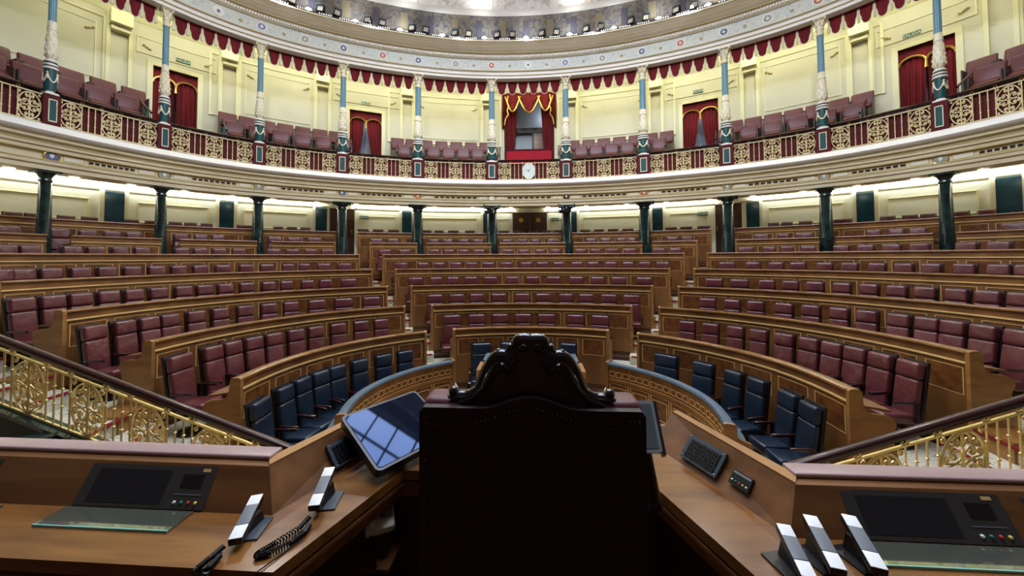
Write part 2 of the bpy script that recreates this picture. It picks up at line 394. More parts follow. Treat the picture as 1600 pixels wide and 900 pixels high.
for a, b in bays:
    L = arclen('wall', a, b); q = .26/L*(b-a); a1, b1 = a+q, b-q
    dd = [(d, z) for d, z in zip(upd, utop) if d[0] > a and d[1] < b]
    if not dd:
        frame_panel(w, a1, b1, 8.42, 10.75, .09, .05)
        q2 = .22/L*(b-a); frame_panel(thin, a1+q2, b1-q2, 8.72, 10.45, .03, .025)
    else:
        (da, db), z = dd[0]
        if z > 10: 
            for x0, x1 in ((a1, da-.012), (db+.012, b1)):
                frame_panel(w, x0, x1, 8.42, 10.75, .07, .05)
            continue
        frame_panel(thin, a1+q*.5, b1-q*.5, z+.3, 10.5, .03, .03)
        for x0, x1 in ((a1, da-.022), (db+.022, b1)):
            if x1-x0 > .02:
                frame_panel(w, x0, x1, 8.42, 10.75, .07, .05)
                if x1-x0 > .05: frame_panel(thin, x0+.015, x1-.015, 8.75, z+.1, .03, .025)
bow = MB()
for a, b in bays:
    L = arclen('wall', a, b); q_ = .62/L*(b-a)
    for t, s_ in ((a+q_, 1), (b-q_, -1)):
        if abs(t) < .14 or abs(t) > 1.3: continue
        f_ = ring_frame('wall', t, 0, 10.2)
        for u_, w_ in ((-.07, .04), (.07, -.04)): bow.ball(f_(u_, w_*s_, .03), .06, 8, 5, (1, .5, .6))
        bow.ball(f_(0, 0, .04), .035, 8, 5)
struct('trim_34', bow, 'trim_gold')
for a, b in bays:
    L = arclen('wall', a, b); q = .5/L*(b-a)
    dd = [d for d in lowd if d[0] > a-.001 and d[1] < b+.001]
    if not dd: frame_panel(low, a+q, b-q, 4.35, 5.02, .04, .03)
    elif abs(dd[0][0]) < .1 or abs(dd[0][1]) < .1:
        frame_panel(low, a+q*.75, dd[0][0]-.012, 4.45, 5.0, .03, .03); frame_panel(low, dd[0][1]+.012, b-q*.75, 4.45, 5.0, .03, .03)
    elif dd[0][0] < 0: frame_panel(low, dd[0][1]+.02, b-q, 4.35, 5.02, .035, .03)
    else: frame_panel(low, a+q, dd[0][0]-.02, 4.35, 5.02, .035, .03)
struct('trim_3', w, 'trim_yellow'); struct('trim_4', thin, 'trim_yellow'); struct('trim_5', low, 'trim_yellow')
# pilasters
for t in PIL:
    hw = .27; fr = ring_frame('wall', t, 0, 0)
    m = MB().prism([(-.21, 3.2), (.21, 3.2), (.21, 5.25), (-.21, 5.25)], fr, 0, .09)
    struct('wall_pilaster', m, 'marble_blue')
    m = MB()
    for s in (-1, 1): m.prism([(s*.21, 3.2), (s*.31, 3.2), (s*.31, 5.3), (s*.21, 5.3)], fr, 0, .07)
    struct('trim_6', m, 'cream')
    m = MB()
    for s in (-1, 1): m.prism([(s*.2, 8.3), (s*.29, 8.3), (s*.29, 10.9), (s*.2, 10.9)], fr, 0, .1)
    m.prism([(-.2, 10.35), (.2, 10.35), (.2, 10.5), (-.2, 10.5)], fr, 0, .25)
    m.prism([(-.24, 10.5), (.24, 10.5), (.24, 10.92), (-.24, 10.92)], fr, 0, .42)
    struct('trim_7', m, 'trim_yellow')
# lower doors (dark panelled leaves)
def door_leaf(name, ta, tb, z0, z1, m, parent=None, off=.06):
    fr = ring_frame('wall', (ta+tb)/2, off, 0); L = arclen('wall', ta, tb)/2-.005
    d = struct(name, MB().prism([(-L, z0), (L, z0), (L, z1), (-L, z1)], fr, 0, .05), m)
    p = MB(); hh = (z1-z0)
    for a, b in ((.08, .42), (.46, .72), (.76, .93)):
        p.prism([(-L*.72, z0+a*hh), (L*.72, z0+a*hh), (L*.72, z0+b*hh), (-L*.72, z0+b*hh)], fr, .05, .065)
    ob('door_panel', p, m, d); return d, fr, L
n = 0
for (a, b) in lowd:
    mid = (a+b)/2
    for s, (x, y) in enumerate(((a, mid), (mid, b))):
        n += 1; d, fr, L = door_leaf('door_%d' % n, x, y, 3.25, 5.3, 'wood_dark')
        if abs(mid) > .1: ob('door_handle', MB().prism([(-.015, 4.2), (.015, 4.2), (.015, 4.42), (-.015, 4.42)], ring_frame('wall', mid+(.03 if mid < 0 else -.03), .06), .05, .09).tube([ring_frame('wall', mid+(.03 if mid < 0 else -.03), .06)(0, 4.33, .1), ring_frame('wall', mid+(.03 if mid < 0 else -.03), .06)(-.12, 4.33, .1)], .012), 'brass', d)
        else: ob('etched_emblem', MB().disc(lambda u, w, dd, fr=fr: fr(u, 4.93+w, .066+dd), .11, .006, 18), 'gilt', d)
# ceiling of the aisle under the gallery and the white cove strip
struct('ceiling_lower', MB().sweep('col', -TE, TE, [(.3, 5.325), (.64, 5.325), (.64, 5.47), (2.6, 5.49), (2.6, 5.6), (.3, 5.6)], ds=.5), 'ochre')
for i in range(len(PIL)+1):
    a = -1.75 if i == 0 else PIL[i-1]; b = 1.75 if i == len(PIL) else PIL[i]
    for d in lowd:
        if a < d[0] and d[1] < b and abs(d[0]) > .1:
            if d[0] < 0: a = d[1]
            else: b = d[0]
    segs = [(a, b)] if not (a < 0 < b) else [(a, -.07), (.07, b)]
    for x, y in segs: 
        c = ob('cove_light', MB().sweep('wall', x, y, [(-.15, 5.36), (-.15, 5.44), (-.03, 5.44), (-.03, 5.36)], ds=.5), 'strip')
        tag(c, 'long white cove light on the lower wall, %s' % (
            'at the far left end' if i == 0 else 'at the far right end' if i == len(PIL) else ('%s to the %s of the centre doors' % (ORD[abs(i-5)+1], 'left' if (x+y) < 0 else 'right'))), 'light', 'cove light strips')
for a, b in ((-TE, -.722), (-.645, -.068), (.068, .645), (.716, TE)): struct('trim_31', MB().sweep('wall', a, b, [(-.09, 5.345), (-.09, 5.36), (0, 5.36), (0, 5.27), (-.04, 5.29)], ds=.4), 'cream')  # lip added to keep direct cove light off the wall below
# entablature that carries the gallery
prof = [(.45, 5.42), (.45, 5.32), (-.02, 5.32), (-.02, 5.42), (-.06, 5.45), (-.06, 5.54), (0, 5.56), (0, 5.76), (-.07, 5.78), (-.07, 5.84), (-.11, 5.87), (-.11, 5.96), (-.19, 6.02), (-.19, 6.10)]
struct('trim_8', MB().sweep('col', -TE, TE, prof+[(.45, 6.10)], ds=.3), 'stone_warm')
struct('trim_9', MB().sweep('col', -TE, TE, [(-.19, 6.10), (-.26, 6.13), (-.30, 6.20), (-.24, 6.30), (-.16, 6.38), (.45, 6.38), (.45, 6.10)], ds=.3), 'white')
g = MB()
for z in (5.55, 5.765, 5.955): g.sweep('col', -TE, TE, [(-.075 if z < 5.9 else -.125, z-.012), (-.075 if z < 5.9 else -.125, z+.012), (.0, z+.012), (.0, z-.012)], ds=.3)
struct('trim_10', g, 'trim_gold')
# gallery floor tiers and its ceiling
struct('floor_gallery', MB().sweep('col', -TE, TE, [(.3, 6.0), (.3, 6.45), (.58, 6.45), (.58, 7.08), (1.28, 7.08), (1.28, 7.56), (2.6, 7.56), (2.6, 6.0)], ds=.4), 'wood_dark')
struct('ceiling_gallery', MB().sweep('col', -TE, TE, [(.3, 11.3), (2.7, 11.3), (2.7, 11.4), (.3, 11.4)], ds=.5), 'trim_yellow')
# upper entablature: white fasciae, painted frieze, dentils, cornice
struct('trim_11', MB().sweep('col', -TE, TE, [(.42, 10.72), (-.02, 10.72), (-.02, 10.84), (-.05, 10.85), (-.05, 10.96), (-.09, 10.98), (-.12, 11.03), (.42, 11.03)], ds=.3), 'white')
struct('wall_frieze', MB().sweep('col', -TE, TE, [(-.03, 11.03), (-.03, 11.50), (.42, 11.50), (.42, 11.03)], ds=.3), 'frieze')
struct('trim_12', MB().sweep('col', -TE, TE, [(-.06, 11.50), (-.10, 11.53), (-.10, 11.56), (-.14, 11.66), (-.22, 11.70), (-.40, 11.76), (-.44, 11.84), (-.56, 11.88), (-.62, 11.96), (-.60, 12.02), (.42, 12.02), (.42, 11.50)], ds=.3), 'stone')
dn = MB()
ts = arcpos('col', -1.15, 1.15, 300, -.1)
for i, t in enumerate(ts):
    fr = ring_frame('col', t, -.10); dn.prism([(-.024, 11.555), (.024, 11.555), (.024, 11.64), (-.024, 11.64)], fr, 0, .07)
dno = struct('trim_13', dn, 'white', smooth=False); 
struct('wall_coving', MB().sweep('col', -TE, TE, [(-.30, 12.02), (-.32, 12.3), (-.42, 12.6), (-.62, 12.85), (-.72, 12.92), (0, 12.92), (0, 12.02)], ds=.4), 'coving')
pc = MB(); pd = MB()
for q_ in range(46):
    t = -1.12+q_*.05
    (pc if q_ % 4 == 0 else pd if q_ % 4 == 2 else MB()).sweep('col', t, t+.026, [(-.335, 12.3), (-.425, 12.58), (-.60, 12.80), (-.59, 12.81), (-.415, 12.59), (-.325, 12.3)])
tc_ = struct('trim_32', pc, 'tan_field'); ob('painted_field', pd, 'violet_dark', tc_)
gl = MB()
for o_, z_ in ((-.235, 11.695), (-.45, 11.835), (-.63, 11.95), (-.13, 11.0), (-.06, 10.845)): gl.sweep('col', -TE, TE, [(o_, z_-.012), (o_, z_+.012), (o_+.03, z_+.012), (o_+.03, z_-.012)], ds=.3)
struct('trim_33', gl, 'trim_gold')
struct('trim_14', MB().sweep('col', -TE, TE, [(-.72, 12.92), (-.80, 12.94), (-.90, 13.02), (-.92, 13.08), (0, 13.08), (0, 12.92)], ds=.4), 'white')
struct('ceiling_vault', MB().sweep('col', -TE, TE, [(-.92, 13.06), (-1.6, 13.5), (-2.6, 13.85), (-4.5, 14.1), (-4.5, 14.38), (0, 14.38), (0, 13.06)], ds=.5), 'vault')
rib = MB()
for t in (-1.0, -.62, -.18, .10, .45, .80):
    rib.sweep('col', t, t+.03, [(-.92, 13.03), (-1.6, 13.46), (-2.6, 13.8), (-2.6, 13.9), (-.92, 13.13)])
struct('trim_15', rib, 'white')
# plain ceiling over the podium side, with the glazed skylight
struct('ceiling', MB().box((0, 4.0, 14.45), (34, 26, .2)), 'white')
sk = placed('skylight', 'large glazed skylight in the hall ceiling above the benches', 'skylight', (0, 5.2, 14.3))
ob('pane', MB().box((0, 5.2, 14.33), (7.4, 8.8, .03)), 'sky_glass', sk)
fb = MB()
for i in range(9): fb.box((-3.7+7.4*i/8, 5.2, 14.27), (.07, 8.9, .08))
for i in range(10): fb.box((0, .8+8.8*i/9, 14.27), (7.5, .07, .08))
ob('glazing_bar', fb, 'black', sk)
# walls behind and beside the podium
struct('wall_rear', MB().box((0, -3.0, 7), (34, .3, 14.5)), 'drape_dark')
struct('wall_left', MB().box((-14.6, 0.4, 7), (.3, 6.8, 14.5)), 'cream'); struct('wall_right', MB().box((14.6, .4, 7), (.3, 6.8, 14.5)), 'cream')

# ================================================================ ornament on the entablatures
shield = ['blue_grey', 'grey_shield', 'red_shield', 'white', 'violet_shield', 'grey_shield', 'blue_grey', 'red_shield']
def disc_fr(k, t, off, z):
    f0 = ring_frame(k, t, off, z); return f0
lowmed = {-1.144: 'grey_shield', -1.325: 'blue_grey', -.943: 'grey_shield', -.715: 'blue_grey', -.454: 'red_shield', -.156: 'white', .156: 'black', .454: 'red_shield', .715: 'grey_shield', .943: 'grey_shield', 1.144: 'grey_shield', 1.325: 'blue_grey'}
cname = {'blue_grey': 'blue', 'grey_shield': 'grey', 'red_shield': 'red', 'white': 'white', 'black': 'black', 'violet_shield': 'violet'}
POS = ['outermost left', 'second from the left', 'third from the left', 'fourth from the left', 'fifth from the left', 'nearest left of the clock',
       'nearest right of the clock', 'fifth from the right', 'fourth from the right', 'third from the right', 'second from the right', 'outermost right']
for i, t in enumerate(COLT):
    fr = ring_frame('col', t, 0, 5.66)
    e = placed('medallion', '%s medallion under the gallery, above the %s lower column' % (cname[lowmed[t]], POS[i].replace('nearest left of the clock', 'centre left').replace('nearest right of the clock', 'centre right')), 'medallion', fr(0, 0, 0), 'painted medallions under the gallery')
    ob('rim', MB().tube([fr(.13*math.cos(a), .125*math.sin(a), .03) for a in np.linspace(0, 2*PI, 25)[:-1]], .018, 6, closed=True), 'gilt', e)
    ob('shield', MB().disc(lambda u, w, d, fr=fr: fr(u, w, d), .125, .03, 20), lowmed[t], e)
    if lowmed[t] in ('black',): ob('emblem', MB().prism([(-.05, .06), (.05, .06), (.0, -.06)], fr, .03, .036), 'white', e)
    else: ob('emblem', MB().prism([(-.035, .05), (.035, .05), (.035, -.01), (0, -.055), (-.035, -.01)], fr, .03, .036), 'cream', e)
# framed fields with slots between the medallions
fld = MB(); slots = MB(); plain = MB()
for i in range(len(COLT)-1):
    a, b = COLT[i], COLT[i+1]; L = arclen('col', a, b)
    q = .62/L*(b-a)
    a1, b1 = a+q, b-q; L1 = arclen('col', a1, b1)
    def rect(t0, t1, z0, z1, mb, wd=.012):
        mb.sweep('col', t0, t1, [(-.012, z0), (-.012, z0+wd), (.0, z0+wd), (.0, z0)]); mb.sweep('col', t0, t1, [(-.012, z1-wd), (-.012, z1), (.0, z1), (.0, z1-wd)])
        dt = .012/arclen('col', t0, t1)*(t1-t0)
        for x in (t0, t1-dt): mb.sweep('col', x, x+dt, [(-.012, z0), (-.012, z1), (0, z1), (0, z0)])
    rect(a1, b1, 5.595, 5.735, fld)
    tt = arcpos('col', a1, b1, 16)
    for jj in range(8):
        slots.sweep('col', tt[2*jj]+(tt[1]-tt[0])*.35, tt[2*jj+1]+(tt[1]-tt[0])*.75, [(-.006, 5.63), (-.006, 5.69), (0, 5.69), (0, 5.63)])
    q3 = .2/L*(b-a); q4 = .55/L*(b-a)
    for x, y in ((a+q3, a+q4), (b-q4, b-q3)): plain.sweep('col', x, y, [(-.008, 5.6), (-.008, 5.73), (0, 5.73), (0, 5.6)]); rect(x, y, 5.595, 5.735, fld)
tr = struct('trim_16', fld, 'trim_gold', smooth=False); ob('vent_slot', slots, 'black', tr); ob('stone_field', plain, 'cream', tr)
# medallions of the upper frieze
um = []
for i in range(len(COLT)-1): um += [COLT[i], (COLT[i]+COLT[i+1])/2]
um.append(COLT[-1])
for i, t in enumerate(um):
    if abs(t) > 1.05: continue
    fr = ring_frame('col', t, -.034, 11.27); c = shield[i % 8]
    sd = 'left' if t < -.01 else 'right'; kk = sum(1 for q in um if abs(q) < abs(t)-1e-3 and q*t > 0)+1
    lb = '%s shield on the pale blue upper frieze, %s' % (cname[c], 'directly above the clock' if abs(t) < .01 else '%s to the %s of the clock' % (ORD[kk], sd))
    e = placed('medallion', lb, 'medallion', fr(0, 0, 0), 'painted shields on the upper frieze')
    ob('roundel', MB().disc(fr, .155, .012, 22), 'white', e); ob('shield', MB().disc(lambda u, w, d, fr=fr: fr(u, w, .012+d), .115, .01, 20), c, e)
    ob('emblem', MB().prism([(-.03, -.05), (.03, -.05), (.05, .0), (.0, .065), (-.05, 0)], fr, .022, .028), 'cream' if c != 'white' else 'blue_grey', e)
sm = MB()
for i in range(len(um)-1):
    t = (um[i]+um[i+1])/2
    if abs(t) < 1.05:
        fr = ring_frame('col', t, -.03, 11.25)
        for a in range(6): sm.ball(fr(.04*math.cos(a*PI/3), .04*math.sin(a*PI/3), .005), .024, 6, 4)
struct('trim_17', sm, 'ochre')

# ================================================================ lower columns
def low_column():
    e = thing('marble_column', '', 'column')
    pr = [(.27, .0), (.27, .08), (.235, .12), (.225, .16)]+[(.225-.055*((z-.16)/(2.12))**1.3, z) for z in np.linspace(.16, 2.28, 8)]
    ob('shaft', MB().lathe([(a, b) for a, b in pr], n=28), 'marble', e)
    ob('capital', MB().lathe([(.175, 2.26), (.20, 2.28), (.20, 2.31), (.178, 2.33), (.178, 2.37), (.23, 2.44), (.29, 2.48)], n=28).box((0, 0, 2.505), (.66, .66, .05)), 'marble', e)
    return e
def thin(t, tab): return float(np.interp(abs(t), [.156, .454, .715, .943, 1.144, 1.325], tab))
c0 = low_column(); CH[c0.name] = list(c0.children)
for i, t in enumerate(COLT):
    p = rp('col', t, .2); z = 2.785
    lb = 'dark green marble column, %s' % POS[i].replace('nearest left of the clock', 'sixth from the left, below the clock').replace('nearest right of the clock', 'sixth from the right, below the clock')
    k_ = thin(t, [1.12, 1.12, .95, .84, .66, .6]); sc_ = (k_, k_, 1)
    if i == 0: c0.scale = sc_; c0.location = (p.x, p.y, z); c0.rotation_euler = (0, 0, rz_at('col', t)); tag(c0, lb, 'column', 'green marble columns carrying the gallery')
    else: clone(c0, (p.x, p.y, z), rz_at('col', t), lb, 'green marble columns carrying the gallery').scale = sc_

# ================================================================ upper (painted iron) columns
def up_column():
    e = thing('iron_column', '', 'column')
    ob('base', MB().lathe([(.15, 0), (.15, .05), (.12, .08), (.12, .12)], n=20), 'white', e)
    dr = ob('drum', MB().lathe([(.165, .10), (.165, .62)], n=24), 'teal_dark', e)
    sw = MB()
    for s in range(4):
        a0 = s*PI/2+PI/4
        pts = [Vector((.185*math.cos(a0+u*PI/2), .185*math.sin(a0+u*PI/2), .5-.2*math.sin(u*PI)**.8)) for u in np.linspace(0, 1, 9)]
        sw.tube(pts, .022, 6); sw.ball((.19*math.cos(a0), .19*math.sin(a0), .52), .035, 6, 4); sw.ball((.19*math.cos(a0), .19*math.sin(a0), .42), .028, 6, 4, (1, 1, 2))
    ob('garland', sw, 'ivory', dr)
    ob('ring', MB().lathe([(.17, .62), (.205, .63), (.205, .67), (.18, .68), (.18, .71), (.195, .72), (.195, .75), (.17, .76), (.16, .80), (.175, .81), (.175, .84), (.14, .87)], n=24), 'white', e)
    ob('dark_ring', MB().lathe([(.184, .682), (.187, .69), (.187, .70), (.184, .708)], n=24).lathe([(.17, .765), (.173, .775), (.173, .79), (.165, .80)], n=24), 'dark_line', e)
    va = MB().lathe([(.09, .87), (.15, .93), (.172, 1.02), (.168, 1.15), (.150, 1.35), (.128, 1.55), (.118, 1.60), (.135, 1.61), (.135, 1.64), (.12, 1.66), (.125, 1.80), (.115, 1.82)], n=24)
    vo = ob('vase', va, 'ivory', e)
    lf = MB()
    for rr in range(5):
        z = 1.0+rr*.12; r = [.178, .172, .160, .146, .134][rr]
        for j in range(8):
            a = (j+.5*(rr % 2))*PI/4; c = Vector((r*math.cos(a), r*math.sin(a), z))
            lf.ball(c, .028, 6, 4, (.8, .8, 1.7))
    ob('leaf_relief', lf, 'ivory', vo)
    sh = MB(); N = 32; z0, z1 = 1.80, 3.02; vs = []
    for z, s in ((z0, 1.04), (z1, .97)):
        for j in range(N): r = (.108 if j % 2 else .098)*s; vs.append((r*math.cos(2*PI*j/N), r*math.sin(2*PI*j/N), z))
    sh.add(vs, [(j, (j+1) % N, N+(j+1) % N, N+j) for j in range(N)])
    ob('shaft', sh, 'teal_shaft', e)
    ob('collar', MB().lathe([(.105, 3.0), (.125, 3.01), (.125, 3.05), (.11, 3.06), (.11, 3.17), (.13, 3.18), (.13, 3.21), (.115, 3.22), (.118, 3.30)], n=24), 'ivory', e)
    cp = MB().lathe([(.11, 3.28), (.13, 3.34), (.12, 3.42), (.15, 3.50), (.2, 3.52)], n=20).box((0, 0, 3.53), (.40, .40, .04))
    for j in range(8):
        a = j*PI/4; d = Vector((math.cos(a), math.sin(a), 0))
        cp.tube([d*.12+Vector((0, 0, 3.30)), d*.15+Vector((0, 0, 3.38)), d*.19+Vector((0, 0, 3.43)), d*.20+Vector((0, 0, 3.40))], [.035, .032, .024, .01], 6)
        if j % 2: cp.tube([d*.13+Vector((0, 0, 3.40)), d*.2+Vector((0, 0, 3.47)), d*.26+Vector((0, 0, 3.51)), d*.27+Vector((0, 0, 3.46)), d*.24+Vector((0, 0, 3.45))], [.03, .03, .028, .025, .012], 6)
    ob('capital', cp, 'ivory', e)
    return e
u0 = up_column(); CH[u0.name] = list(u0.children)
for ch in u0.children: CH[ch.name] = list(ch.children)
for i, t in enumerate(COLT):
    p = rp('col', t, .15); z = 7.185
    lb = 'blue fluted gallery column with ivory vase base, %s' % POS[i]
    k_ = thin(t, [1.1, 1.05, .92, .8, .68, .62]); sc_ = (k_, k_, 1)
    if i == 0: u0.scale = sc_; u0.location = (p.x, p.y, z); u0.rotation_euler = (0, 0, rz_at('col', t)); tag(u0, lb, 'column', 'painted columns of the gallery')
    else: clone(u0, (p.x, p.y, z), rz_at('col', t), lb, 'painted columns of the gallery').scale = sc_

# ================================================================ scrollwork
def spiral(cx, cy, r, a0, turns, d=1, n=12):
    return [(cx+r*(1-.75*i/n)*math.cos(a0+d*turns*2*PI*i/n), cy+r*(1-.75*i/n)*math.sin(a0+d*turns*2*PI*i/n)) for i in range(n+1)]
def motif_paths(fine):
    P = []; n = 12 if fine else 7
    P.append([(.485*math.cos(a), .485*math.sin(a)) for a in np.linspace(0, 2*PI, 29 if fine else 21)])
    P.append([(0, -.49), (0, .49)])
    for sx in (-1, 1):
        for sy in (-1, 1):
            f = lambda pts: [(sx*x, sy*y) for x, y in pts]
            P.append(f([(.0, .02), (.05, .14), (.13, .20)]+spiral(.20, .13, .09, 2.2, 1.1, -1, n)))          # heart scroll off the centre
            P.append(f([(.02, .46), (.10, .44), (.17, .38)]+spiral(.11, .33, .075, .55, 1.0, -1, n)))        # head scroll
            P.append(f([(.03, .05), (.16, .0), (.30, .03)]+spiral(.36, .10, .075, -1.6, 1.1, 1, n)))         # side scroll
            if fine: P.append(f([(.0, .24), (.06, .30), (.14, .31), (.22, .30)]+spiral(.27, .27, .05, 1.6, 1.0, -1, 8)))
    return P
CORNER = lambda: [(sx*x, sy*y) for sx in (1,) for sy in (1,) for x, y in ()]
def scroll_mesh(fr, w, h, r, fine, n):
    mb = MB()
    for i, pth in enumerate(motif_paths(fine)):
        mb.tube([fr(x*w, y*h) for x, y in pth], r*(1.15 if i < 2 else 1), n)
        if i >= 2: x, y = pth[-1]; mb.ball(fr(x*w, y*h), r*1.9, 6, 4)
    for sx in (-1, 1):
        for sy in (-1, 1): mb.tube([fr(x*w, y*h) for x, y in [(sx*a, sy*b) for a, b in spiral(.43, .43, .055, 2.0, 1.0, 1, 8 if fine else 5)]], r, n)
    return mb

# ================================================================ gallery balustrade
GP = 'col'; GO = .1; ZB, ZT = 6.38, 7.18
for i in range(len(COLT)):
    t = COLT[i]; fr = ring_frame(GP, t, GO, 0)
    e = placed('balustrade_pier', 'dark red balustrade pier with green inset, %s along the gallery' % POS[i], 'pier', fr(0, ZB, 0), 'dark red piers of the gallery balustrade')
    kp = thin(t, [1.1, 1.05, .92, .76, .64, .6]); fr_ = fr; fr = (lambda u, w, d=0., fr_=fr_, kp=kp: fr_(u*kp, w, d))
    o = [(-.24, ZB), (.24, ZB), (.24, ZT-.06), (.18, ZT), (-.18, ZT), (-.24, ZT-.06)]
    ob('body', MB().prism(o, fr, -.1, .08), 'red_back', e)
    ob('inset_panel', MB().prism([(-.085, ZB+.16), (.085, ZB+.16), (.085, ZT-.15), (-.085, ZT-.15)], fr, .08, .09), 'teal_dark', e)
    m = MB(); a, b, c, d, q = -.12, .12, ZB+.13, ZT-.12, .025
    for x0, x1, z0, z1 in ((a, b, c, c+q), (a, b, d-q, d), (a, a+q, c, d), (b-q, b, c, d)): m.prism([(x0, z0), (x1, z0), (x1, z1), (x0, z1)], fr, .08, .105)
    ob('panel_frame', m, 'ivory', e)
    ob('cap', MB().prism([(-.2, ZT), (.2, ZT), (.17, ZT+.05), (-.17, ZT+.05)], fr, -.16, .06), 'white', e)
BAYN = ['far left', 'second from the left', 'third from the left', 'fourth from the left', 'fifth from the left', 'centre, holding the clock', 'fifth from the right', 'fourth from the right', 'third from the right', 'second from the right', 'far right']
bays_g = [(COLT[i], COLT[i+1]) for i in range(len(COLT)-1)]
bays_g = [(-1.5, COLT[0])]+bays_g+[(COLT[-1], 1.5)]
BAYN = ['at the left edge of the photo']+BAYN+['at the right edge of the photo']
for bi, (a, b) in enumerate(bays_g):
    if bi in (0, 12): pass
    L = arclen(GP, a, b, GO); tb_ = [1.1, 1.05, .92, .76, .64, .6]; a1, b1 = a+.245*thin(a, tb_)/L*(b-a), b-.245*thin(b, tb_)/L*(b-a); L1 = arclen(GP, a1, b1, GO)
    mid = (a1+b1)/2; e = placed('balustrade', 'gold scrollwork balustrade with red handrail, bay %s' % BAYN[bi], 'railing', ring_frame(GP, mid, GO)(0, ZB, 0), 'gold balustrade bays of the gallery')
    ob('handrail', MB().sweep(GP, a1 if bi else a1, b1, [(GO-.08, ZT+.03), (GO-.09, ZT+.07), (GO-.05, ZT+.10), (GO+.06, ZT+.10), (GO+.09, ZT+.07), (GO+.08, ZT+.03)]), 'arm', e)
    ob('rail_bar', MB().sweep(GP, a1, b1, [(GO-.03, ZT-.055), (GO-.03, ZT-.03), (GO, ZT-.03), (GO, ZT-.055)]).sweep(GP, a1, b1, [(GO-.03, ZB+.07), (GO-.03, ZB+.09), (GO, ZB+.09), (GO, ZB+.07)]), 'iron_gold', e)
    ob('red_backing', MB().sweep(GP, a1, b1, [(GO+.06, ZB), (GO+.06, ZT-.03), (GO+.08, ZT-.03), (GO+.08, ZB)]), 'red_back', e)
    r = L1/2.55; cw = .52*r; bw = (L1-3*cw)/2
    hz = (ZT-.055-ZB-.09); zc = ZB+.09+hz/2
    pos = arcpos(GP, a1, b1, 1000, GO); at = lambda s: pos[int(max(0, min(1000, round(1000*s/L1))))]
    k1 = MB()
    for ci in range(3):
        s = cw/2+ci*(cw+bw); fr0 = ring_frame(GP, at(s), GO, zc)
        if bi == 6 and ci == 1: 
            clock_fr = fr0; clock_w = cw; continue
        ob('scroll_panel', scroll_mesh(lambda x, y, f=fr0: f(x, y, .0), cw, hz, .0115, False, 4), 'iron_gold', e, smooth=False)
    for ci in range(2):
        m = MB()
        for x in (0, .33, .67, 1):
            s = cw+ci*(cw+bw)+bw*x; fr0 = ring_frame(GP, at(s), GO, 0)
            m.tube([fr0(0, ZB+.07, .01), fr0(0, ZT-.04, .01)], .011, 5)
            for zz in (ZB+.27, ZB+.52): m.ball(fr0(0, zz, .01), .02, 6, 4)
            if x in (0, 1):
                for zz in (ZB+.035, ZT-.005): m.tube([fr0(.03*math.cos(u), zz+.03*math.sin(u), .01) for u in np.linspace(0, 2*PI, 9)], .008, 4)
        ob('baluster_group', m, 'iron_gold', e, smooth=False)
# clock
fr = clock_fr; ck = placed('wall_clock', 'white oval clock set in the middle of the gallery balustrade', 'clock', fr(0, -.3, 0))
ob('face', MB().disc(lambda u, w, d: fr(u, w, d+.01), .255, .06, 32, .325), 'clockface', ck)
ob('rim', MB().tube([fr(.262*math.cos(a), .33*math.sin(a), .06) for a in np.linspace(0, 2*PI, 33)[:-1]], .014, 6, closed=True), 'ivory', ck)
m = MB()
for a in range(12):
    u, w = math.sin(a*PI/6), math.cos(a*PI/6); m.tube([fr(.19*u, .245*w, .073), fr(.225*u, .29*w, .073)], .011, 4)
ob('hour_marks', m, 'grey_shield', ck)
for nm, (u, w) in (('minute_hand', (-.14, .07)), ('hour_hand', (.06, .13))): ob(nm, MB().tube([fr(0, 0, .08), fr(u, w, .08)], [.013, .006], 4), 'grey', ck)
ob('hub', MB().ball(fr(0, 0, .08), .025), 'grey', ck)

# ================================================================ valance between the upper columns
def scallop(fr, w):
    pts = []; z1, z0 = 10.72, 10.2
    o = [(-.5, z1), (-.5, z1-.05), (-.45, z1-.09), (-.43, z1-.24), (-.34, z1-.33), (-.29, z1-.46), (-.18, z1-.53), (0, z1-.56)]
    return [(x*w, z) for x, z in o]+[(-x*w, z) for x, z in reversed(o[:-1])]
for bi in range(len(COLT)-1):
    a, b = COLT[bi], COLT[bi+1]; L = arclen('col', a, b, .3); q = .2/L*(b-a); pos = arcpos('col', a+q, b-q, 12, .3); w = (L-.4)/6
    e = placed('valance', 'scalloped dark red valance between upper columns, bay %s' % BAYN[bi+1].replace(', holding the clock', ', above the clock'), 'valance', ring_frame('col', (a+b)/2, .3)(0, 10.7, 0), 'scalloped valances of the gallery')
    for s in range(6):
        fr = ring_frame('col', pos[2*s+1], .3); o = scallop(fr, w*.99)
        pn = ob('scallop', MB().prism(o, fr, 0, .02), 'red_cloth', e)
        ob('piping', MB().tube([fr(x, z, .02) for x, z in o[1:-1]], .012, 5), 'cream', pn)
    for s in range(7):
        fr = ring_frame('col', pos[2*s], .3); ob('tassel', MB().tube([fr(0, 10.66, .0), fr(0, 10.46, 0), fr(0, 10.34, 0), fr(0, 10.24, 0)], [.018, .02, .05, .035], 6), 'trim_yellow', e)

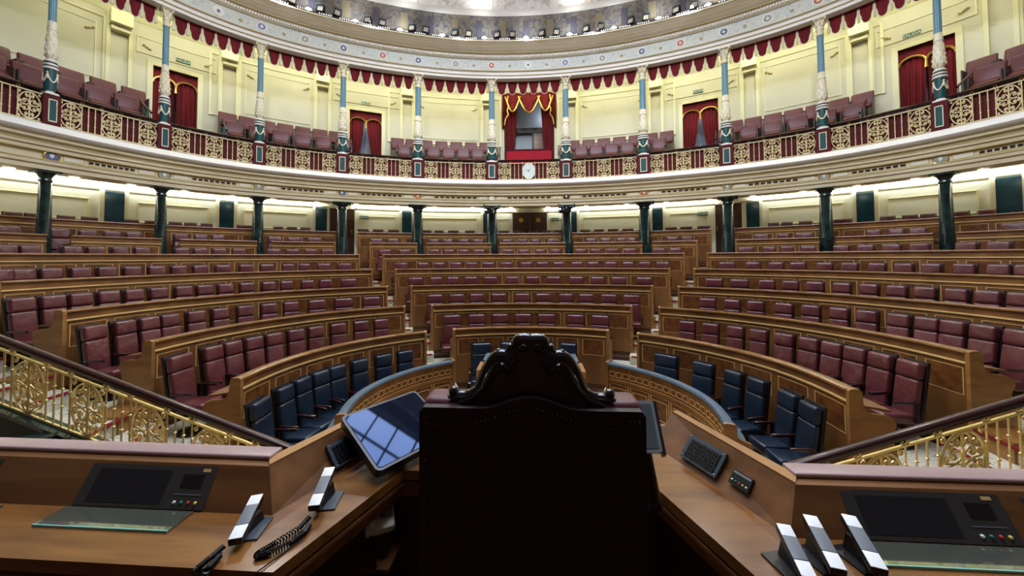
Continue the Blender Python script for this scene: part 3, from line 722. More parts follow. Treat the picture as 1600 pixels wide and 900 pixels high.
# ================================================================ gallery doors: drapes, signs
def drape(fr, x0, x1, z0, z1, pinch, side, folds=7, depth=.05):
    """a hanging curtain; pinch<1 narrows the foot towards `side`"""
    N = folds*6; R = 10; vs = []; fs = []
    for j in range(R+1):
        v = j/R; z = z1+(z0-z1)*v; k = 1-(1-pinch)*v**1.4
        for i in range(N+1):
            u = i/N; x = x0+(x1-x0)*u
            x = (x0+(x-x0)*k) if side < 0 else (x1+(x-x1)*k)
            vs.append(fr(x, z, depth*math.sin(u*folds*2*PI)*(.4+.6*v)+.02))
    for j in range(R):
        for i in range(N): a = j*(N+1)+i; fs.append((a, a+1, a+N+2, a+N+1))
    b = len(vs); vs += [v+(fr(0, 0, -.03)-fr(0, 0, 0)) for v in vs]; fs += [tuple(reversed([i+b for i in f])) for f in fs]
    return MB().add(vs, fs)
dl = ['at the far left', 'left of centre', '', 'right of centre', 'at the far right']
for di, ((a, b), z) in enumerate(zip(upd, utop)):
    if di == 2: continue
    t = (a+b)/2; W = arclen('wall', a, b)/2; fr = ring_frame('wall', t, 0)
    m = MB()
    for x0, x1, z0, z1 in ((-W-.14, -W, 7.45, z+.14), (W, W+.14, 7.45, z+.14), (-W, W, z, z+.14)):
        m.prism([(x0, z0), (x1, z0), (x1, z1), (x0, z1)], fr, -.15, .07)
    struct('trim_%d' % (20+di), m, 'trim_yellow')
    e = placed('door_curtain', 'dark red curtains with gold-trimmed arched pelmet, gallery doorway %s' % dl[di], 'curtain', fr(0, 7.56, -.1), 'curtained gallery doorways')
    f2 = ring_frame('wall', t, .14)
    o = [(-W, z), (-W, z-.50)]+[(-W/2+W/2*math.cos(u), z-.50+.24*math.sin(u)) for u in np.linspace(PI, 0, 9)]+[(0, z-.56)]+[(W/2+W/2*math.cos(u), z-.50+.24*math.sin(u)) for u in np.linspace(PI, 0, 9)]+[(W, z)]
    pe = ob('pelmet', MB().prism(o, f2, .06, .08), 'red_cloth', e)
    ob('gold_trim', MB().tube([f2(x, zz-.02, .09) for x, zz in o[1:-1]], .035, 6), 'gilt', pe)
    ob('tassel', MB().tube([f2(0, z-.5, .1), f2(0, z-.66, .1), f2(0, z-.74, .1)], [.02, .04, .045], 6), 'gilt', pe)
    ob('left_drape', drape(f2, -W, -.06 if di in (1,) else -.02, 7.57, z-.2, .62 if di in (1, 3) else .96, -1, 4), 'red_cloth', e)
    ob('right_drape', drape(f2, .02, W, 7.57, z-.2, .62 if di in (1, 3) else .96, 1, 4), 'red_cloth', e)
def sign(fr, label, grp):
    e = placed('exit_sign', label, 'sign', fr(0, -.08, 0), grp)
    ob('plate', MB().prism([(-.19, -.07), (.19, -.07), (.19, .07), (-.19, .07)], fr, 0, .02), 'sign_green', e)
    cu = D.curves.new('t', 'FONT'); cu.body = 'SALIDA'; cu.size = .115; cu.extrude = .003; cu.align_x = 'CENTER'; cu.align_y = 'CENTER'
    to = D.objects.new('t', cu); COL.objects.link(to); bpy.context.view_layer.update()
    me = D.meshes.new_from_object(to); D.objects.remove(to)
    mb = MB().add([fr(-v.co.x*-1, v.co.y, .024+v.co.z) for v in me.vertices], [tuple(p.vertices) for p in me.polygons])
    ob('lettering', mb, 'sign_white', e, smooth=False)
for t, z, tx in ((-1.068, 10.1, 'far left'), (-.612, 10.02, 'centre left'), (.604, 10.1, 'centre right'), (1.060, 10.05, 'far right')):
    sign(ring_frame('wall', t, -.0, z), 'small green SALIDA exit sign above the gallery doorway, %s' % tx, 'exit signs in the gallery')
for t, tx in ((-.615, 'on the lower wall beside the left doorway'), (.099, 'just right of the centre double doors'), (.61, 'on the lower wall beside the right doorway')):
    sign(ring_frame('wall', t, -.03, 4.95), 'small green SALIDA exit sign, %s' % tx, 'exit signs on the lower wall')

# royal box in the centre
fr = ring_frame('wall', 0, 0)
e = placed('box_drapery', 'deep red swagged drapery with gold fringe framing the central gallery box', 'curtain', fr(0, 7.45, .1))
ob('left_drape', drape(fr, -1.16, -.55, 7.57, 10.7, .62, -1, 5, .07), 'red_cloth', e)
ob('right_drape', drape(fr, .55, 1.16, 7.57, 10.7, .62, 1, 5, .07), 'red_cloth', e)
ob('left_jabot', drape(lambda u, w, d: fr(u, w, d+.12), -1.28, -.98, 9.3, 10.95, .3, -1, 3, .06), 'red_cloth', e)
ob('right_jabot', drape(lambda u, w, d: fr(u, w, d+.12), .98, 1.28, 9.3, 10.95, .3, 1, 3, .06), 'red_cloth', e)
m = MB(); g = MB()
for x0, x1, dp in ((-1.12, -.42, .75), (-.5, .5, .82), (.42, 1.12, .75)):
    vs = []; fs = []; N = 16; R = 6
    for j in range(R+1):
        for i in range(N+1):
            u = i/N; x = x0+(x1-x0)*u; s = math.sin(u*PI)
            zz = 10.95-(j/R)*(.15+dp*s); vs.append(fr(x, zz, .16+.04*math.sin(j*2.4+s*2)+.08*s))
    for j in range(R):
        for i in range(N): q = j*(N+1)+i; fs.append((q, q+1, q+N+2, q+N+1))
    bnum = len(vs); vs += [v+(fr(0, 0, -.04)-fr(0, 0, 0)) for v in vs]; fs += [tuple(reversed([i+bnum for i in f])) for f in fs]
    m.add(vs, fs); g.tube([fr(x0+(x1-x0)*i/N, 10.95-(.15+dp*math.sin(i/N*PI)), .2+.08*math.sin(i/N*PI)) for i in range(N+1)], .04, 6)
sw = ob('swag', m, 'red_cloth', e)
for s in (-1, 1):
    g.tube([fr(s*x, z, .3) for x, z in ((.98, 10.8), (1.02, 10.5), (.95, 10.3), (1.03, 10.1), (.97, 9.9), (1.1, 9.7), (1.16, 9.4))], .03, 6)
ob('gold_fringe', g, 'gilt', sw)
struct('door_7', MB().prism([(.22, 7.45), (.85, 7.45), (.85, 9.35), (.22, 9.35)], fr, -.8, -.72), 'desk_face')
struct('trim_26', MB().prism([(-.9, 9.35), (.9, 9.35), (.9, 9.6), (-.9, 9.6)], fr, -.8, -.68).prism([(.14, 7.45), (.22, 7.45), (.22, 9.35), (.14, 9.35)], fr, -.8, -.7), 'shell')
f3 = ring_frame('col', 0, .62)
e = placed('box_parapet', 'bright red cloth covered parapet of the central gallery box', 'parapet', f3(0, 6.95, 0))
ob('cloth', MB().prism([(-.98, 6.6), (.98, 6.6), (.98, 7.84), (-.98, 7.84)], f3, -.04, .02), 'red_bright', e)
ob('top_rail', MB().prism([(-1.0, 7.84), (1.0, 7.84), (1.0, 7.88), (-1.0, 7.88)], f3, -.08, .05), 'red_back', e)

# ================================================================ gallery seats
def gseat(name):
    e = thing(name, '', 'seat')
    b = rbox((.55, .09, .52), .055, 3).xf(Matrix.Translation((0, .12, .74)) @ Matrix.Rotation(-.22, 4, 'X'))
    ob('backrest', b, 'gallery_leather', e)
    s = rbox((.47, .34, .09), .035, 2).xf(Matrix.Translation((0, -.10, .47)) @ Matrix.Rotation(.55, 4, 'X'))
    ob('cushion', s, 'gallery_leather', e)
    for q in (-1, 1): ob('side_arm', MB().box((q*.265, -.02, .35), (.03, .34, .70)), 'wood_dark', e)
    return e
M['gallery_leather'] = mat('gallery_leather', srgb(98, 50, 52), .36, spec=.5, noise=(srgb(110, 60, 62), (2, 2, 2), 2, .4, .7))
g0 = gseat('theatre_seat'); CH[g0.name] = list(g0.children); used = False
bayt = [-1.42]+COLT[0:]+[1.42]
for row, (off, z) in enumerate(((.92, 7.08), (1.58, 7.56))):
    for bi in range(len(bayt)-1):
        a, b = bayt[bi], bayt[bi+1]
        L = arclen('col', a, b, off); n = int(L/.57)
        ts = arcpos('col', a, b, n, off); cnt = 0
        for i in range(n):
            t = (ts[i]+ts[i+1])/2 if row else ts[i]; p = rp('col', t, off); ang = math.atan2(p.x, p.y-QZ)
            skip = False
            for (da, db) in upd:
                mar = (.040 if row else .032)
                if abs(da) < .2: mar = .035
                if da-mar < ang < db+mar: skip = True
            if skip: continue
            cnt += 1
            where = BAYN[bi] if bi < len(BAYN) else 'right'
            lb = 'maroon seat, %s from left, %s gallery row, bay %s' % (ORD[cnt], 'back' if row else 'front', where.replace('centre, holding the clock', 'behind the clock').replace('at the left edge of the photo', 'at the left photo edge').replace('at the right edge of the photo', 'at the right photo edge'))
            grp = 'maroon seats in the %s row of the gallery' % ('back' if row else 'front')
            if not used: used = True; g0.location = (p.x, p.y, z); g0.rotation_euler = (0, 0, rz_at('col', t)); tag(g0, lb, 'seat', grp)
            else: clone(g0, (p.x, p.y, z), rz_at('col', t), lb, grp)
# small balustrades beside the gallery steps
def step_rail(t, s, nm):
    e = placed('step_rail', 'short dark rail with blue-grey balusters by the gallery steps, %s' % nm, 'railing', rp('col', t, 1.2).to_3d()+Vector((0, 0, 6.95)), 'short rails beside the gallery steps')
    q0, q1 = rp('col', t, .45), rp('col', t, 1.9)
    a, b = Vector((q0.x, q0.y, 7.55)), Vector((q1.x, q1.y, 8.4))
    ob('handrail', MB().tube([a, b, b+Vector((0, 0, -.1))], .03, 8), 'arm', e)
    for i in range(5):
        p = a.lerp(b, (i+.3)/5); z0 = 6.45 if (i+.3)/5 < .1 else (7.08 if (i+.3)/5 < .6 else 7.56)
        ob('baluster', MB().lathe([(.012, z0), (.012, z0+.2), (.026, z0+.25), (.012, z0+.3), (.012, p.z)], (p.x, p.y, 0), 8), 'teal_shaft', e)
for t, nm in ((-1.16, 'left of the far left doorway'), (-1.015, 'right of the far left doorway'), (-.69, 'left of the second doorway'), (-.535, 'right of the second doorway'),
              (.53, 'left of the third doorway'), (.685, 'right of the third doorway'), (1.01, 'left of the far right doorway'), (1.16, 'right of the far right doorway'), (-.125, 'left of the central box'), (.125, 'right of the central box')):
    step_rail(t, 1, nm)

# ================================================================ benches (desks)
def desk(i, a, b, nm, grp, open_ends=(True, True)):
    h, f0, f1 = H[i], F[i-1], F[i]
    c = (a+b)/2; base = rp(i, c); e = placed('bench_desk', nm, 'desk', (base.x, base.y, f0), grp)
    ob('front_panel', MB().sweep(i, a, b, [(0, f0), (0, h-.03), (.06, h-.03), (.06, f0)]), 'wood', e)
    ob('top_cap', MB().sweep(i, a, b, [(-.035, h-.035), (-.04, h-.02), (-.03, h), (.03, h+.006), (.11, h), (.12, h-.02), (.11, h-.035)]), 'wood_cap', e)
    ob('writing_shelf', MB().sweep(i, a, b, [(.05, h-.22), (.05, h-.19), (.46, h-.24), (.46, h-.27)]), 'wood', e)
    il = MB(); bu = MB()
    il.sweep(i, a, b, [(-.022, h-.175), (-.022, h-.155), (0, h-.15), (0, h-.18)])
    L = arclen(i, a, b); n = max(1, int(round(L/.60))); ts = arcpos(i, a, b, n); z1, z0 = h-.235, h-.60
    for k in range(n):
        d = ts[k+1]-ts[k]; x0, x1 = ts[k]+.09*d, ts[k+1]-.09*d; w = d*.012/.6
        for zz in (z0, z1-.008): il.sweep(i, x0, x1, [(-.006, zz), (-.006, zz+.008), (0, zz+.008), (0, zz)])
        for x in (x0, x1-w): il.sweep(i, x, x+w, [(-.006, z0), (-.006, z1), (0, z1), (0, z0)])
        bu.sweep(i, x0+w, x1-w, [(-.003, z0+.008), (-.003, z1-.008), (0, z1-.008), (0, z0+.008)])
        il2 = None
    ob('gold_inlay', il, 'inlay', e, smooth=False); ob('burl_field', bu, 'burl', e, smooth=False)
    g = MB()
    for zz in (f0+.16, f0+.21): g.sweep(i, a, b, [(-.012, zz), (-.012, zz+.014), (0, zz+.014), (0, zz)])
    g.sweep(i, a, b, [(-.02, f0), (-.02, f0+.09), (0, f0+.10), (0, f0)])
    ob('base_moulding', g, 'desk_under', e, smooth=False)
    sh = L and 1/L*(b-a)
    for s, t in ((0, a), (1, b)):
        if not open_ends[s]: continue
        t0, t1 = (t-.055*sh, t) if s == 0 else (t, t+.055*sh)
        o = [(-.03, f0), (-.03, h-.01), (.0, h+.012), (.09, h+.012), (.12, h-.02), (.125, h-.16), (.15, h-.24), (.22, h-.285), (.36, h-.29), (.455, h-.33), (.47, h-.42), (.43, h-.50), (.42, h-.60), (.47, h-.68), (.48, f1)]
        if i == 1: o.append((.48, f0))
        o.append((.48, f0))
        ob('end_panel', MB().sweep(i, t0, t1, o), 'wood_light', e)
        ow = .05 if abs(t) < 1.4 else .42
        t2, t3 = (t0-ow*sh, t0) if s == 0 else (t1, t1+ow*sh)
        ob('plinth', MB().sweep(i, t2, t3, [(.0, f0), (.0, f1-.02+.06), (.50, f1-.02+.06), (.5, f0)]), 'wood_light', e)
BN = ['left', 'centre', 'right']
for i in range(1, 8):
    for bi, (a, b) in enumerate(ENDS[i]):
        nm = 'long curved walnut bench desk, %s row from the front, %s block' % (ORD[i], BN[bi])
        grp = 'curved walnut bench desks'
        if i != 6: desk(i, a, b, nm, grp)
        else:
            cuts = [t for t in COLT if a-.02 < t < b]
            xs = [a]
            for t in cuts: xs += [t-.017, t+.017]
            xs.append(b); segs = [(xs[q], xs[q+1]) for q in range(0, len(xs), 2) if xs[q+1]-xs[q] > .04]
            for q, (x, y) in enumerate(segs):
                desk(i, x, y, 'short walnut bench desk between columns, sixth row, %s block, %s from left' % (BN[bi], ORD[q+1]), grp, (q == 0, q == len(segs)-1))

# government bench front: curved panelled rail with a blue padded top
for s, (a, b) in (('left', (-1.62, -.585)), ('right', (.562, 1.62))):
    h = H[0]; base = rp(0, (a+b)/2); e = placed('panelled_bench_front', 'curved panelled walnut bench front with blue leather top, %s of the throne' % s, 'bench front', (base.x, base.y, 0), 'curved fronts of the blue benches')
    ob('front_panel', MB().sweep(0, a, b, [(0, 0), (0, h-.06), (.05, h-.06), (.05, 0)], ds=.15), 'wood', e)
    ob('padded_top', MB().sweep(0, a, b, [(-.03, h-.06), (-.045, h-.035), (-.03, h-.008), (.02, h), (.08, h-.008), (.095, h-.035), (.08, h-.06)], ds=.12), 'blue_pad', e)
    ob('desk_shelf', MB().sweep(0, a, b, [(.05, h-.2), (.05, h-.17), (.22, h-.20), (.22, h-.23)], ds=.2), 'blue_pad', e)
    il = MB(); bu = MB(); n = 7; ts = arcpos(0, a, b, n)
    def rct(t0, t1, z0, z1):
        w = (t1-t0)*.02*.6/max(.2, arclen(0, t0, t1))
        for zz in (z0, z1-.01): il.sweep(0, t0, t1, [(-.01, zz), (-.01, zz+.01), (0, zz+.01), (0, zz)], ds=.2)
        for x in (t0, t1-w): il.sweep(0, x, x+w, [(-.01, z0), (-.01, z1), (0, z1), (0, z0)])
        bu.sweep(0, t0+w, t1-w, [(-.003, z0+.01), (-.003, z1-.01), (0, z1-.01), (0, z0+.01)], ds=.2)
    for k in range(n):
        d = ts[k+1]-ts[k]
        for q in range(3): rct(ts[k]+d*(.04+.32*q), ts[k]+d*(.30+.32*q), h-.27, h-.17)
        rct(ts[k]+.05*d, ts[k+1]-.05*d, .12, h-.40); rct(ts[k]+.16*d, ts[k+1]-.16*d, .2, h-.48)
    ob('gold_inlay', il, 'inlay', e, smooth=False); ob('burl_field', bu, 'burl', e, smooth=False)
    g = MB()
    for zz in (h-.33, h-.36): g.sweep(0, a, b, [(-.03, zz), (-.03, zz+.016), (0, zz+.02), (0, zz)], ds=.2)
    g.sweep(0, a, b, [(-.02, 0), (-.02, .08), (0, .09), (0, 0)], ds=.2)
    for t in ts[1:-1]: g.sweep(0, t-.004, t+.004, [(-.006, 0), (-.006, h-.07), (0, h-.07), (0, 0)])
    ob('moulding', g, 'wood_light', e, smooth=False)
    sh = 1/arclen(0, a, b)*(b-a)
    for t in (a, b):
        t0, t1 = (t-.05*sh, t) if t == a else (t, t+.05*sh)
        end = abs(t) > 1
        o = [(-.04, 0), (-.04, h-.0), (.0, h+.015), (.09, h+.015), (.11, h-.02)]+([(.115, h-.14), (.16, h-.17), (.26, h-.20), (.28, h-.26), (.28, 0)] if end else [(.11, 0)])
        ob('end_panel', MB().sweep(0, t0, t1, o), 'wood_light' if end else 'wood', e)

# stenographers' table in the well
e = placed('clerk_table', 'small stepped walnut clerks table with blue leather top in the well, behind the throne', 'table', (.14, 7.2, 0))
ob('body', MB().box((.14, 7.15, .585), (1.78, .5, 1.17)), 'wood', e)
ob('lower_step', MB().box((.14, 7.1, .52), (2.06, .56, 1.04)), 'wood_light', e)
ob('leather_top', rbox((1.82, .54, .05), .015, 2).xf(Matrix.Translation((.14, 7.15, 1.19))), 'blue_pad', e)
ob('gold_inlay', MB().box((.14, 6.815, .9), (1.8, .01, .012)).box((.14, 6.815, .2), (1.8, .01, .012)), 'inlay', e)

# ================================================================ armchairs
def armchair(leather, name):
    e = thing(name, '', 'chair')
    Rt = Matrix.Rotation(-.16, 4, 'X')
    def bx(d, c, bev, R=None, seg=3): return rbox(d, bev, seg).xf(Matrix.Translation(c) @ (R or Matrix.Identity(4)))
    ob('seat', bx((.50, .50, .13), (0, -.12, .42), .05, Matrix.Rotation(-.05, 4, 'X')), leather, e)
    ob('backrest', bx((.455, .10, .52), (0, .145, .69), .04, Rt), leather, e)
    hr = bx((.45, .125, .235), (0, .205, 1.065), .05, Rt); ob('headrest', hr, leather, e)
    ob('back_shell', bx((.475, .05, .80), (0, .245, .80), .02, Rt, 2), 'shell', e)
    for s in (-1, 1):
        a = ob('armrest', bx((.05, .36, .045), (s*.275, -.06, .655), .015, None, 2), 'arm', e)
        MBt = MB().box((s*.275, -.235, .655), (.03, .015, .02)); ob('arm_tip', MBt, 'chrome', a)
        ob('arm_support', MB().box((s*.275, .08, .52), (.03, .06, .26)).box((s*.26, .08, .40), (.05, .06, .03)), 'shell', e)
    ob('pedestal', MB().lathe([(.24, 0), (.24, .03), (.06, .06), (.04, .1), (.04, .36), (.09, .37)], (0, -.05, 0), 14), 'shell', e)
    return e
A = {}
for key in ('burgundy', 'blue'):
    c = armchair(key, 'armchair'); A[key] = c; CH[c.name] = list(c.children)
    for ch in c.children: CH[ch.name] = list(ch.children)
ROWS = {0:[[-1.608,-1.470,-1.365,-1.268,-1.175,-1.055,-0.925,-0.799],[-0.330,-0.140,0.088,0.238],[0.817,1.011,1.155,1.268,1.425,1.535]],
1:[[-1.518,-1.416,-1.349,-1.280,-1.208,-1.129,-1.054,-0.966,-0.869,-0.779],[-0.438,-0.305,-0.178,-0.049,0.084,0.241,0.369],[0.768,0.862,0.955,1.036,1.122,1.198,1.266,1.333,1.401,1.475]],
2:[[-1.511,-1.450,-1.396,-1.348,-1.285,-1.221,-1.156,-1.088,-1.021,-0.939,-0.847,-0.745],[-0.474,-0.372,-0.274,-0.166,-0.049,0.058,0.170,0.268,0.372,0.473],[0.766,0.845,0.917,0.994,1.066,1.134,1.198,1.264,1.319,1.367,1.421,1.475]],
3:[[-1.515,-1.470,-1.426,-1.378,-1.329,-1.281,-1.228,-1.179,-1.129,-1.077,-1.017,-0.966,-0.903,-0.847,-0.771],[-0.523,-0.438,-0.364,-0.284,-0.194,-0.095,0.002,0.098,0.203,0.298,0.387,0.486],[0.728,0.806,0.882,0.944,1.004,1.064,1.120,1.174,1.225,1.276,1.326,1.372]],
4:[[-1.464,-1.435,-1.398,-1.354,-1.312,-1.267,-1.223,-1.179,-1.133,-1.083,-1.026,-0.974,-0.917,-0.871,-0.812,-0.747],[-0.551,-0.466,-0.403,-0.334,-0.266,-0.194,-0.115,-0.028,0.046,0.119,0.195,0.262,0.332,0.400,0.462,0.525],[0.731,0.801,0.861,0.916,0.976,1.027,1.081,1.128,1.175,1.226,1.274,1.310]],
5:[[-1.408,-1.377,-1.320,-1.283,-1.244,-1.205,-1.130,-1.092,-1.049,-1.005,-0.920,-0.871,-0.820,-0.772],[-0.589,-0.518,-0.407,-0.349,-0.290,-0.226,-0.106,-0.035,0.033,0.094,0.202,0.261,0.325,0.390,0.492,0.548],[0.754,0.813,0.857,0.905,0.973,1.019,1.066,1.113,1.183,1.228]],
6:[[-1.335,-1.292,-1.257,-1.220,-1.151,-1.103,-1.061,-1.025,-0.894,-0.845,-0.791],[-0.599,-0.544,-0.397,-0.343,-0.281,-0.219,-0.103,-0.042,0.013,0.083,0.235,0.290,0.347,0.398,0.521,0.570],[0.775,0.826,0.867,0.898,1.007,1.045,1.079,1.212]],
7:[[-1.315,-1.289,-1.248,-1.216,-1.152,-1.119,-1.076,-1.049,-1.017,-0.937,-0.857,-0.823,-0.786],[-0.617,-0.569,-0.517,-0.398,-0.353,-0.300,-0.236,-0.103,-0.045,0.014,0.067,0.112,0.215,0.267,0.318,0.371,0.513,0.561,0.612],[0.792,0.824,0.863,0.936,1.014,1.049,1.075,1.120,1.153]]}
placed_first = set()
for row in ROWS:
    k = row+1 if row < 7 else 'wall'
    for bi, lst in enumerate(ROWS[row]):
        for q, t in enumerate(lst):
            off = -.47 if row == 0 else -.56
            if row == 6:
                for ct in COLT:
                    q0 = rp('col', ct, .2); dd = (rp(k, t, off)-q0).length
                    if dd < .5: t += math.copysign((.5-dd)/11.5, rp(k, t, off).x-q0.x)
                if q and row != 6 and t-prev_t < .037: t = prev_t+.037
            prev_t = t
            p = rp(k, t, off); rz = rz_at(k, t)+random.uniform(-.05, .05)
            gaps = [arclen(k, min(t, t2), max(t, t2), off) for t2 in (lst[q-1] if q else None, lst[q+1] if q < len(lst)-1 else None) if t2 is not None]
            sx = max(.70, min(1.0, min(gaps)*.80/.50)); sy = .88 if row == 0 else .95
            if row == 0:
                key = 'blue'; lb = 'dark blue armchair, %s from the left, %s block of the front row' % (ORD[q+1], BN[bi])
                grp = 'dark blue leather armchairs of the front row'
            else:
                key = 'burgundy'; lb = 'burgundy armchair, %s from the left in the %s row, %s block' % (ORD[q+1], ORD[row+1], BN[bi])
                grp = 'burgundy armchairs of the %s row' % ORD[row+1]
            src = A[key]; loc = (p.x, p.y, F[row])
            if key not in placed_first: placed_first.add(key); src.location = loc; src.rotation_euler = (0, 0, rz); src.scale = (sx, sy, 1); tag(src, lb, 'chair', grp)
            else: clone(src, loc, rz, lb, grp).scale = (sx, sy, 1)

# ================================================================ stair railings, marble parapets
AX = .2; RZ = 3.95
def zt(u): return 1.60+.325*(u-4.85)
for side, s, c0u in (('left', -1, 6.0), ('right', 1, 5.86)):
    U0, U1 = 2.75, 7.2; hgt = .64
    pos = lambda u, z, d=0.: Vector((AX+s*u, RZ-d, z))
    e = placed('stair_railing', 'brass scrollwork stair railing with dark polished handrail, on the %s of the podium' % side, 'railing', pos(4.5, 0), 'brass stair railings')
    def bar(z0, z1, w0, w1, name, m, ua=U0, ub=U1):
        mb = MB(); o = [(-w0, z0), (-w1, z1), (w1, z1), (w0, z0)]
        mb.hexa([pos(ua, zt(ua)+z, d) for d, z in o], [pos(ub, zt(ub)+z, d) for d, z in o]); return ob(name, mb, m, e)
    bar(.075, .105, .03, .04, 'handrail_core', 'arm'); 
    mb = MB(); o = [(-.042, .10), (-.05, .12), (-.04, .145), (-.015, .155), (.015, .155), (.04, .145), (.05, .12), (.042, .10)]
    mb.hexa([pos(U0-.1, zt(U0-.1)+z, d) for d, z in o], [pos(U1, zt(U1)+z, d) for d, z in o]); ob('handrail', mb, 'arm', e)
    bar(-.012, .012, .012, .012, 'top_bar', 'brass'); bar(-hgt-.012, -hgt+.012, .012, .012, 'bottom_bar', 'brass')
    per, mw = .77, .46; c = c0u
    while c > U0: c -= per
    c += per
    def post(mb, u, full=True):
        a = zt(u); mb.tube([pos(u, a), pos(u, a-hgt)], .0095, 6)
        for q in (.30, .62): mb.ball(pos(u, a-hgt*q), .02, 8, 5, (1, 1, .6))
    while c-mw/2 < U1:
        fr = lambda x, y, c=c: pos(c+x, zt(c+x)-hgt/2+y, 0)
        if c+mw/2 < U1+.3 and c-mw/2 > U0: ob('scroll_panel', scroll_mesh(fr, mw-.03, hgt-.03, .0112, True, 6), 'brass', e)
        for u in (c-mw/2, c+mw/2):
            if U0 < u < U1:
                pm = MB(); post(pm, u); f2 = lambda x, y, u=u: pos(u+x, zt(u+x)+y, 0)
                for q in (-1, 1): pm.tube([f2(q*x, .012+y) for x, y in [(0, 0), (.02, .004)]+spiral(.022, .024, .02, -1.5, .9, 1, 8)], .006, 5)
                for q in (-1, 1): pm.tube([f2(q*x, -hgt-.012-y) for x, y in [(0, 0), (.02, .004)]+spiral(.022, .024, .02, -1.5, .9, 1, 8)], .006, 5)
                ob('post', pm, 'brass', e)
        for q in (1, 2):
            u = c+mw/2+(per-mw)*q/3
            if U0 < u < U1: pm = MB(); post(pm, u); ob('baluster', pm, 'brass', e)
        c += per
    m = MB(); o = [(-.09, -.70), (-.09, -.655), (.09, -.655), (.09, -.70)]
    m.hexa([pos(U0, max(.02, zt(U0)+z), d) for d, z in o], [pos(U1, zt(U1)+z, d) for d, z in o])
    o = [(-.07, 0), (.07, 0)]
    cap_ = m; m = MB(); m.hexa([pos(U0, 0, -.07), pos(U0, 0, .07), pos(U0, zt(U0)-.69, .07), pos(U0, zt(U0)-.69, -.07)], [pos(U1, 0, -.07), pos(U1, 0, .07), pos(U1, zt(U1)-.69, .07), pos(U1, zt(U1)-.69, -.07)])
    wst = struct('wall_stair_%s' % side, m, 'shell', smooth=False); ob('marble_cap', cap_, 'marble', wst)
    a0 = Vector((AX+s*5.5, RZ-.08)); a1 = Vector((AX+s*7.2, 2.55)); n = Vector((a1.y-a0.y, -(a1.x-a0.x))).normalized()
    for hw, z0, z1, mm in ((.06, 0, 1.12, 'shell'), (.10, 1.12, 1.17, 'marble')):
        q = [a0+n*hw, a0-n*hw, a1-n*hw, a1+n*hw]; m = MB().hexa([(v.x, v.y, z0) for v in q], [(v.x, v.y, z1) for v in q])
        if mm == 'shell': wp_ = struct('wall_parapet_%s' % side, m, mm, smooth=False)
        else: ob('marble_cap', m, mm, wp_, smooth=False)

# ================================================================ podium
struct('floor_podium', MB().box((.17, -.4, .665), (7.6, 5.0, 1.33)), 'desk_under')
XA = .17; ZD = 2.11
e = placed('podium_desk', 'broad walnut presidency desk wrapped round the throne, with raised sloping back', 'desk', (XA, 1.5, 1.33))
def half(pts, s): return [(XA+s*u, v) for u, v in pts]
OUT = [(3.4, 1.2), (.83, 1.2), (.595, 1.8)]; BASE = [(.735, 2.12), (1.03, 1.46), (3.4, 1.46)]
poly = half(OUT, 1)+half(OUT[::-1], -1)+half(BASE[::-1], -1)+half(BASE, 1)
ob('worktop', MB().hexa([(x, y, ZD-.045) for x, y in poly], [(x, y, ZD) for x, y in poly]), 'desk_top', e)
# moulded edge under the worktop, following the near side
near = half(OUT, 1)+half(OUT[::-1], -1)
def inset(pts, d):
    out = []
    for i, p in enumerate(pts):
        p = Vector(p); a = Vector(pts[i-1]) if i else None; b = Vector(pts[i+1]) if i < len(pts)-1 else None
        ns = []
        for q, r in ((a, p), (p, b)):
            if q is not None and r is not None: t = (r-q).normalized(); ns.append(Vector((t.y, -t.x)))
        n = sum(ns, Vector((0, 0))).normalized(); out.append(p+n*d/max(.3, n.dot(ns[0])))
    return out
def strip(pts, prof, name, m):
    mb = MB(); rings = []
    for d, z in prof: rings.append([(p.x, p.y, z) for p in inset(pts, d)])
    n = len(pts); k = len(prof); vs = [rings[j][i] for i in range(n) for j in range(k)]; fs = []
    for i in range(n-1):
        for j in range(k): fs.append((i*k+j, i*k+(j+1) % k, (i+1)*k+(j+1) % k, (i+1)*k+j))
    fs += [tuple(range(k)), tuple((n-1)*k+j for j in range(k-1, -1, -1))]
    return ob(name, MB().add(vs, fs), m, e)
strip(near, [(.03, ZD-.05), (.0, ZD-.06), (.0, ZD-.075), (.03, ZD-.085), (.06, ZD-.085), (.06, ZD-.05)], 'edge_moulding', 'desk_face')
strip(near, [(.035, ZD-.085), (.035, ZD-.15), (.06, ZD-.15), (.06, ZD-.085)], 'apron', 'desk_face')
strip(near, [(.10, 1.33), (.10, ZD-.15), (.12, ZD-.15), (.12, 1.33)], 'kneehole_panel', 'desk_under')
ZH = 2.26
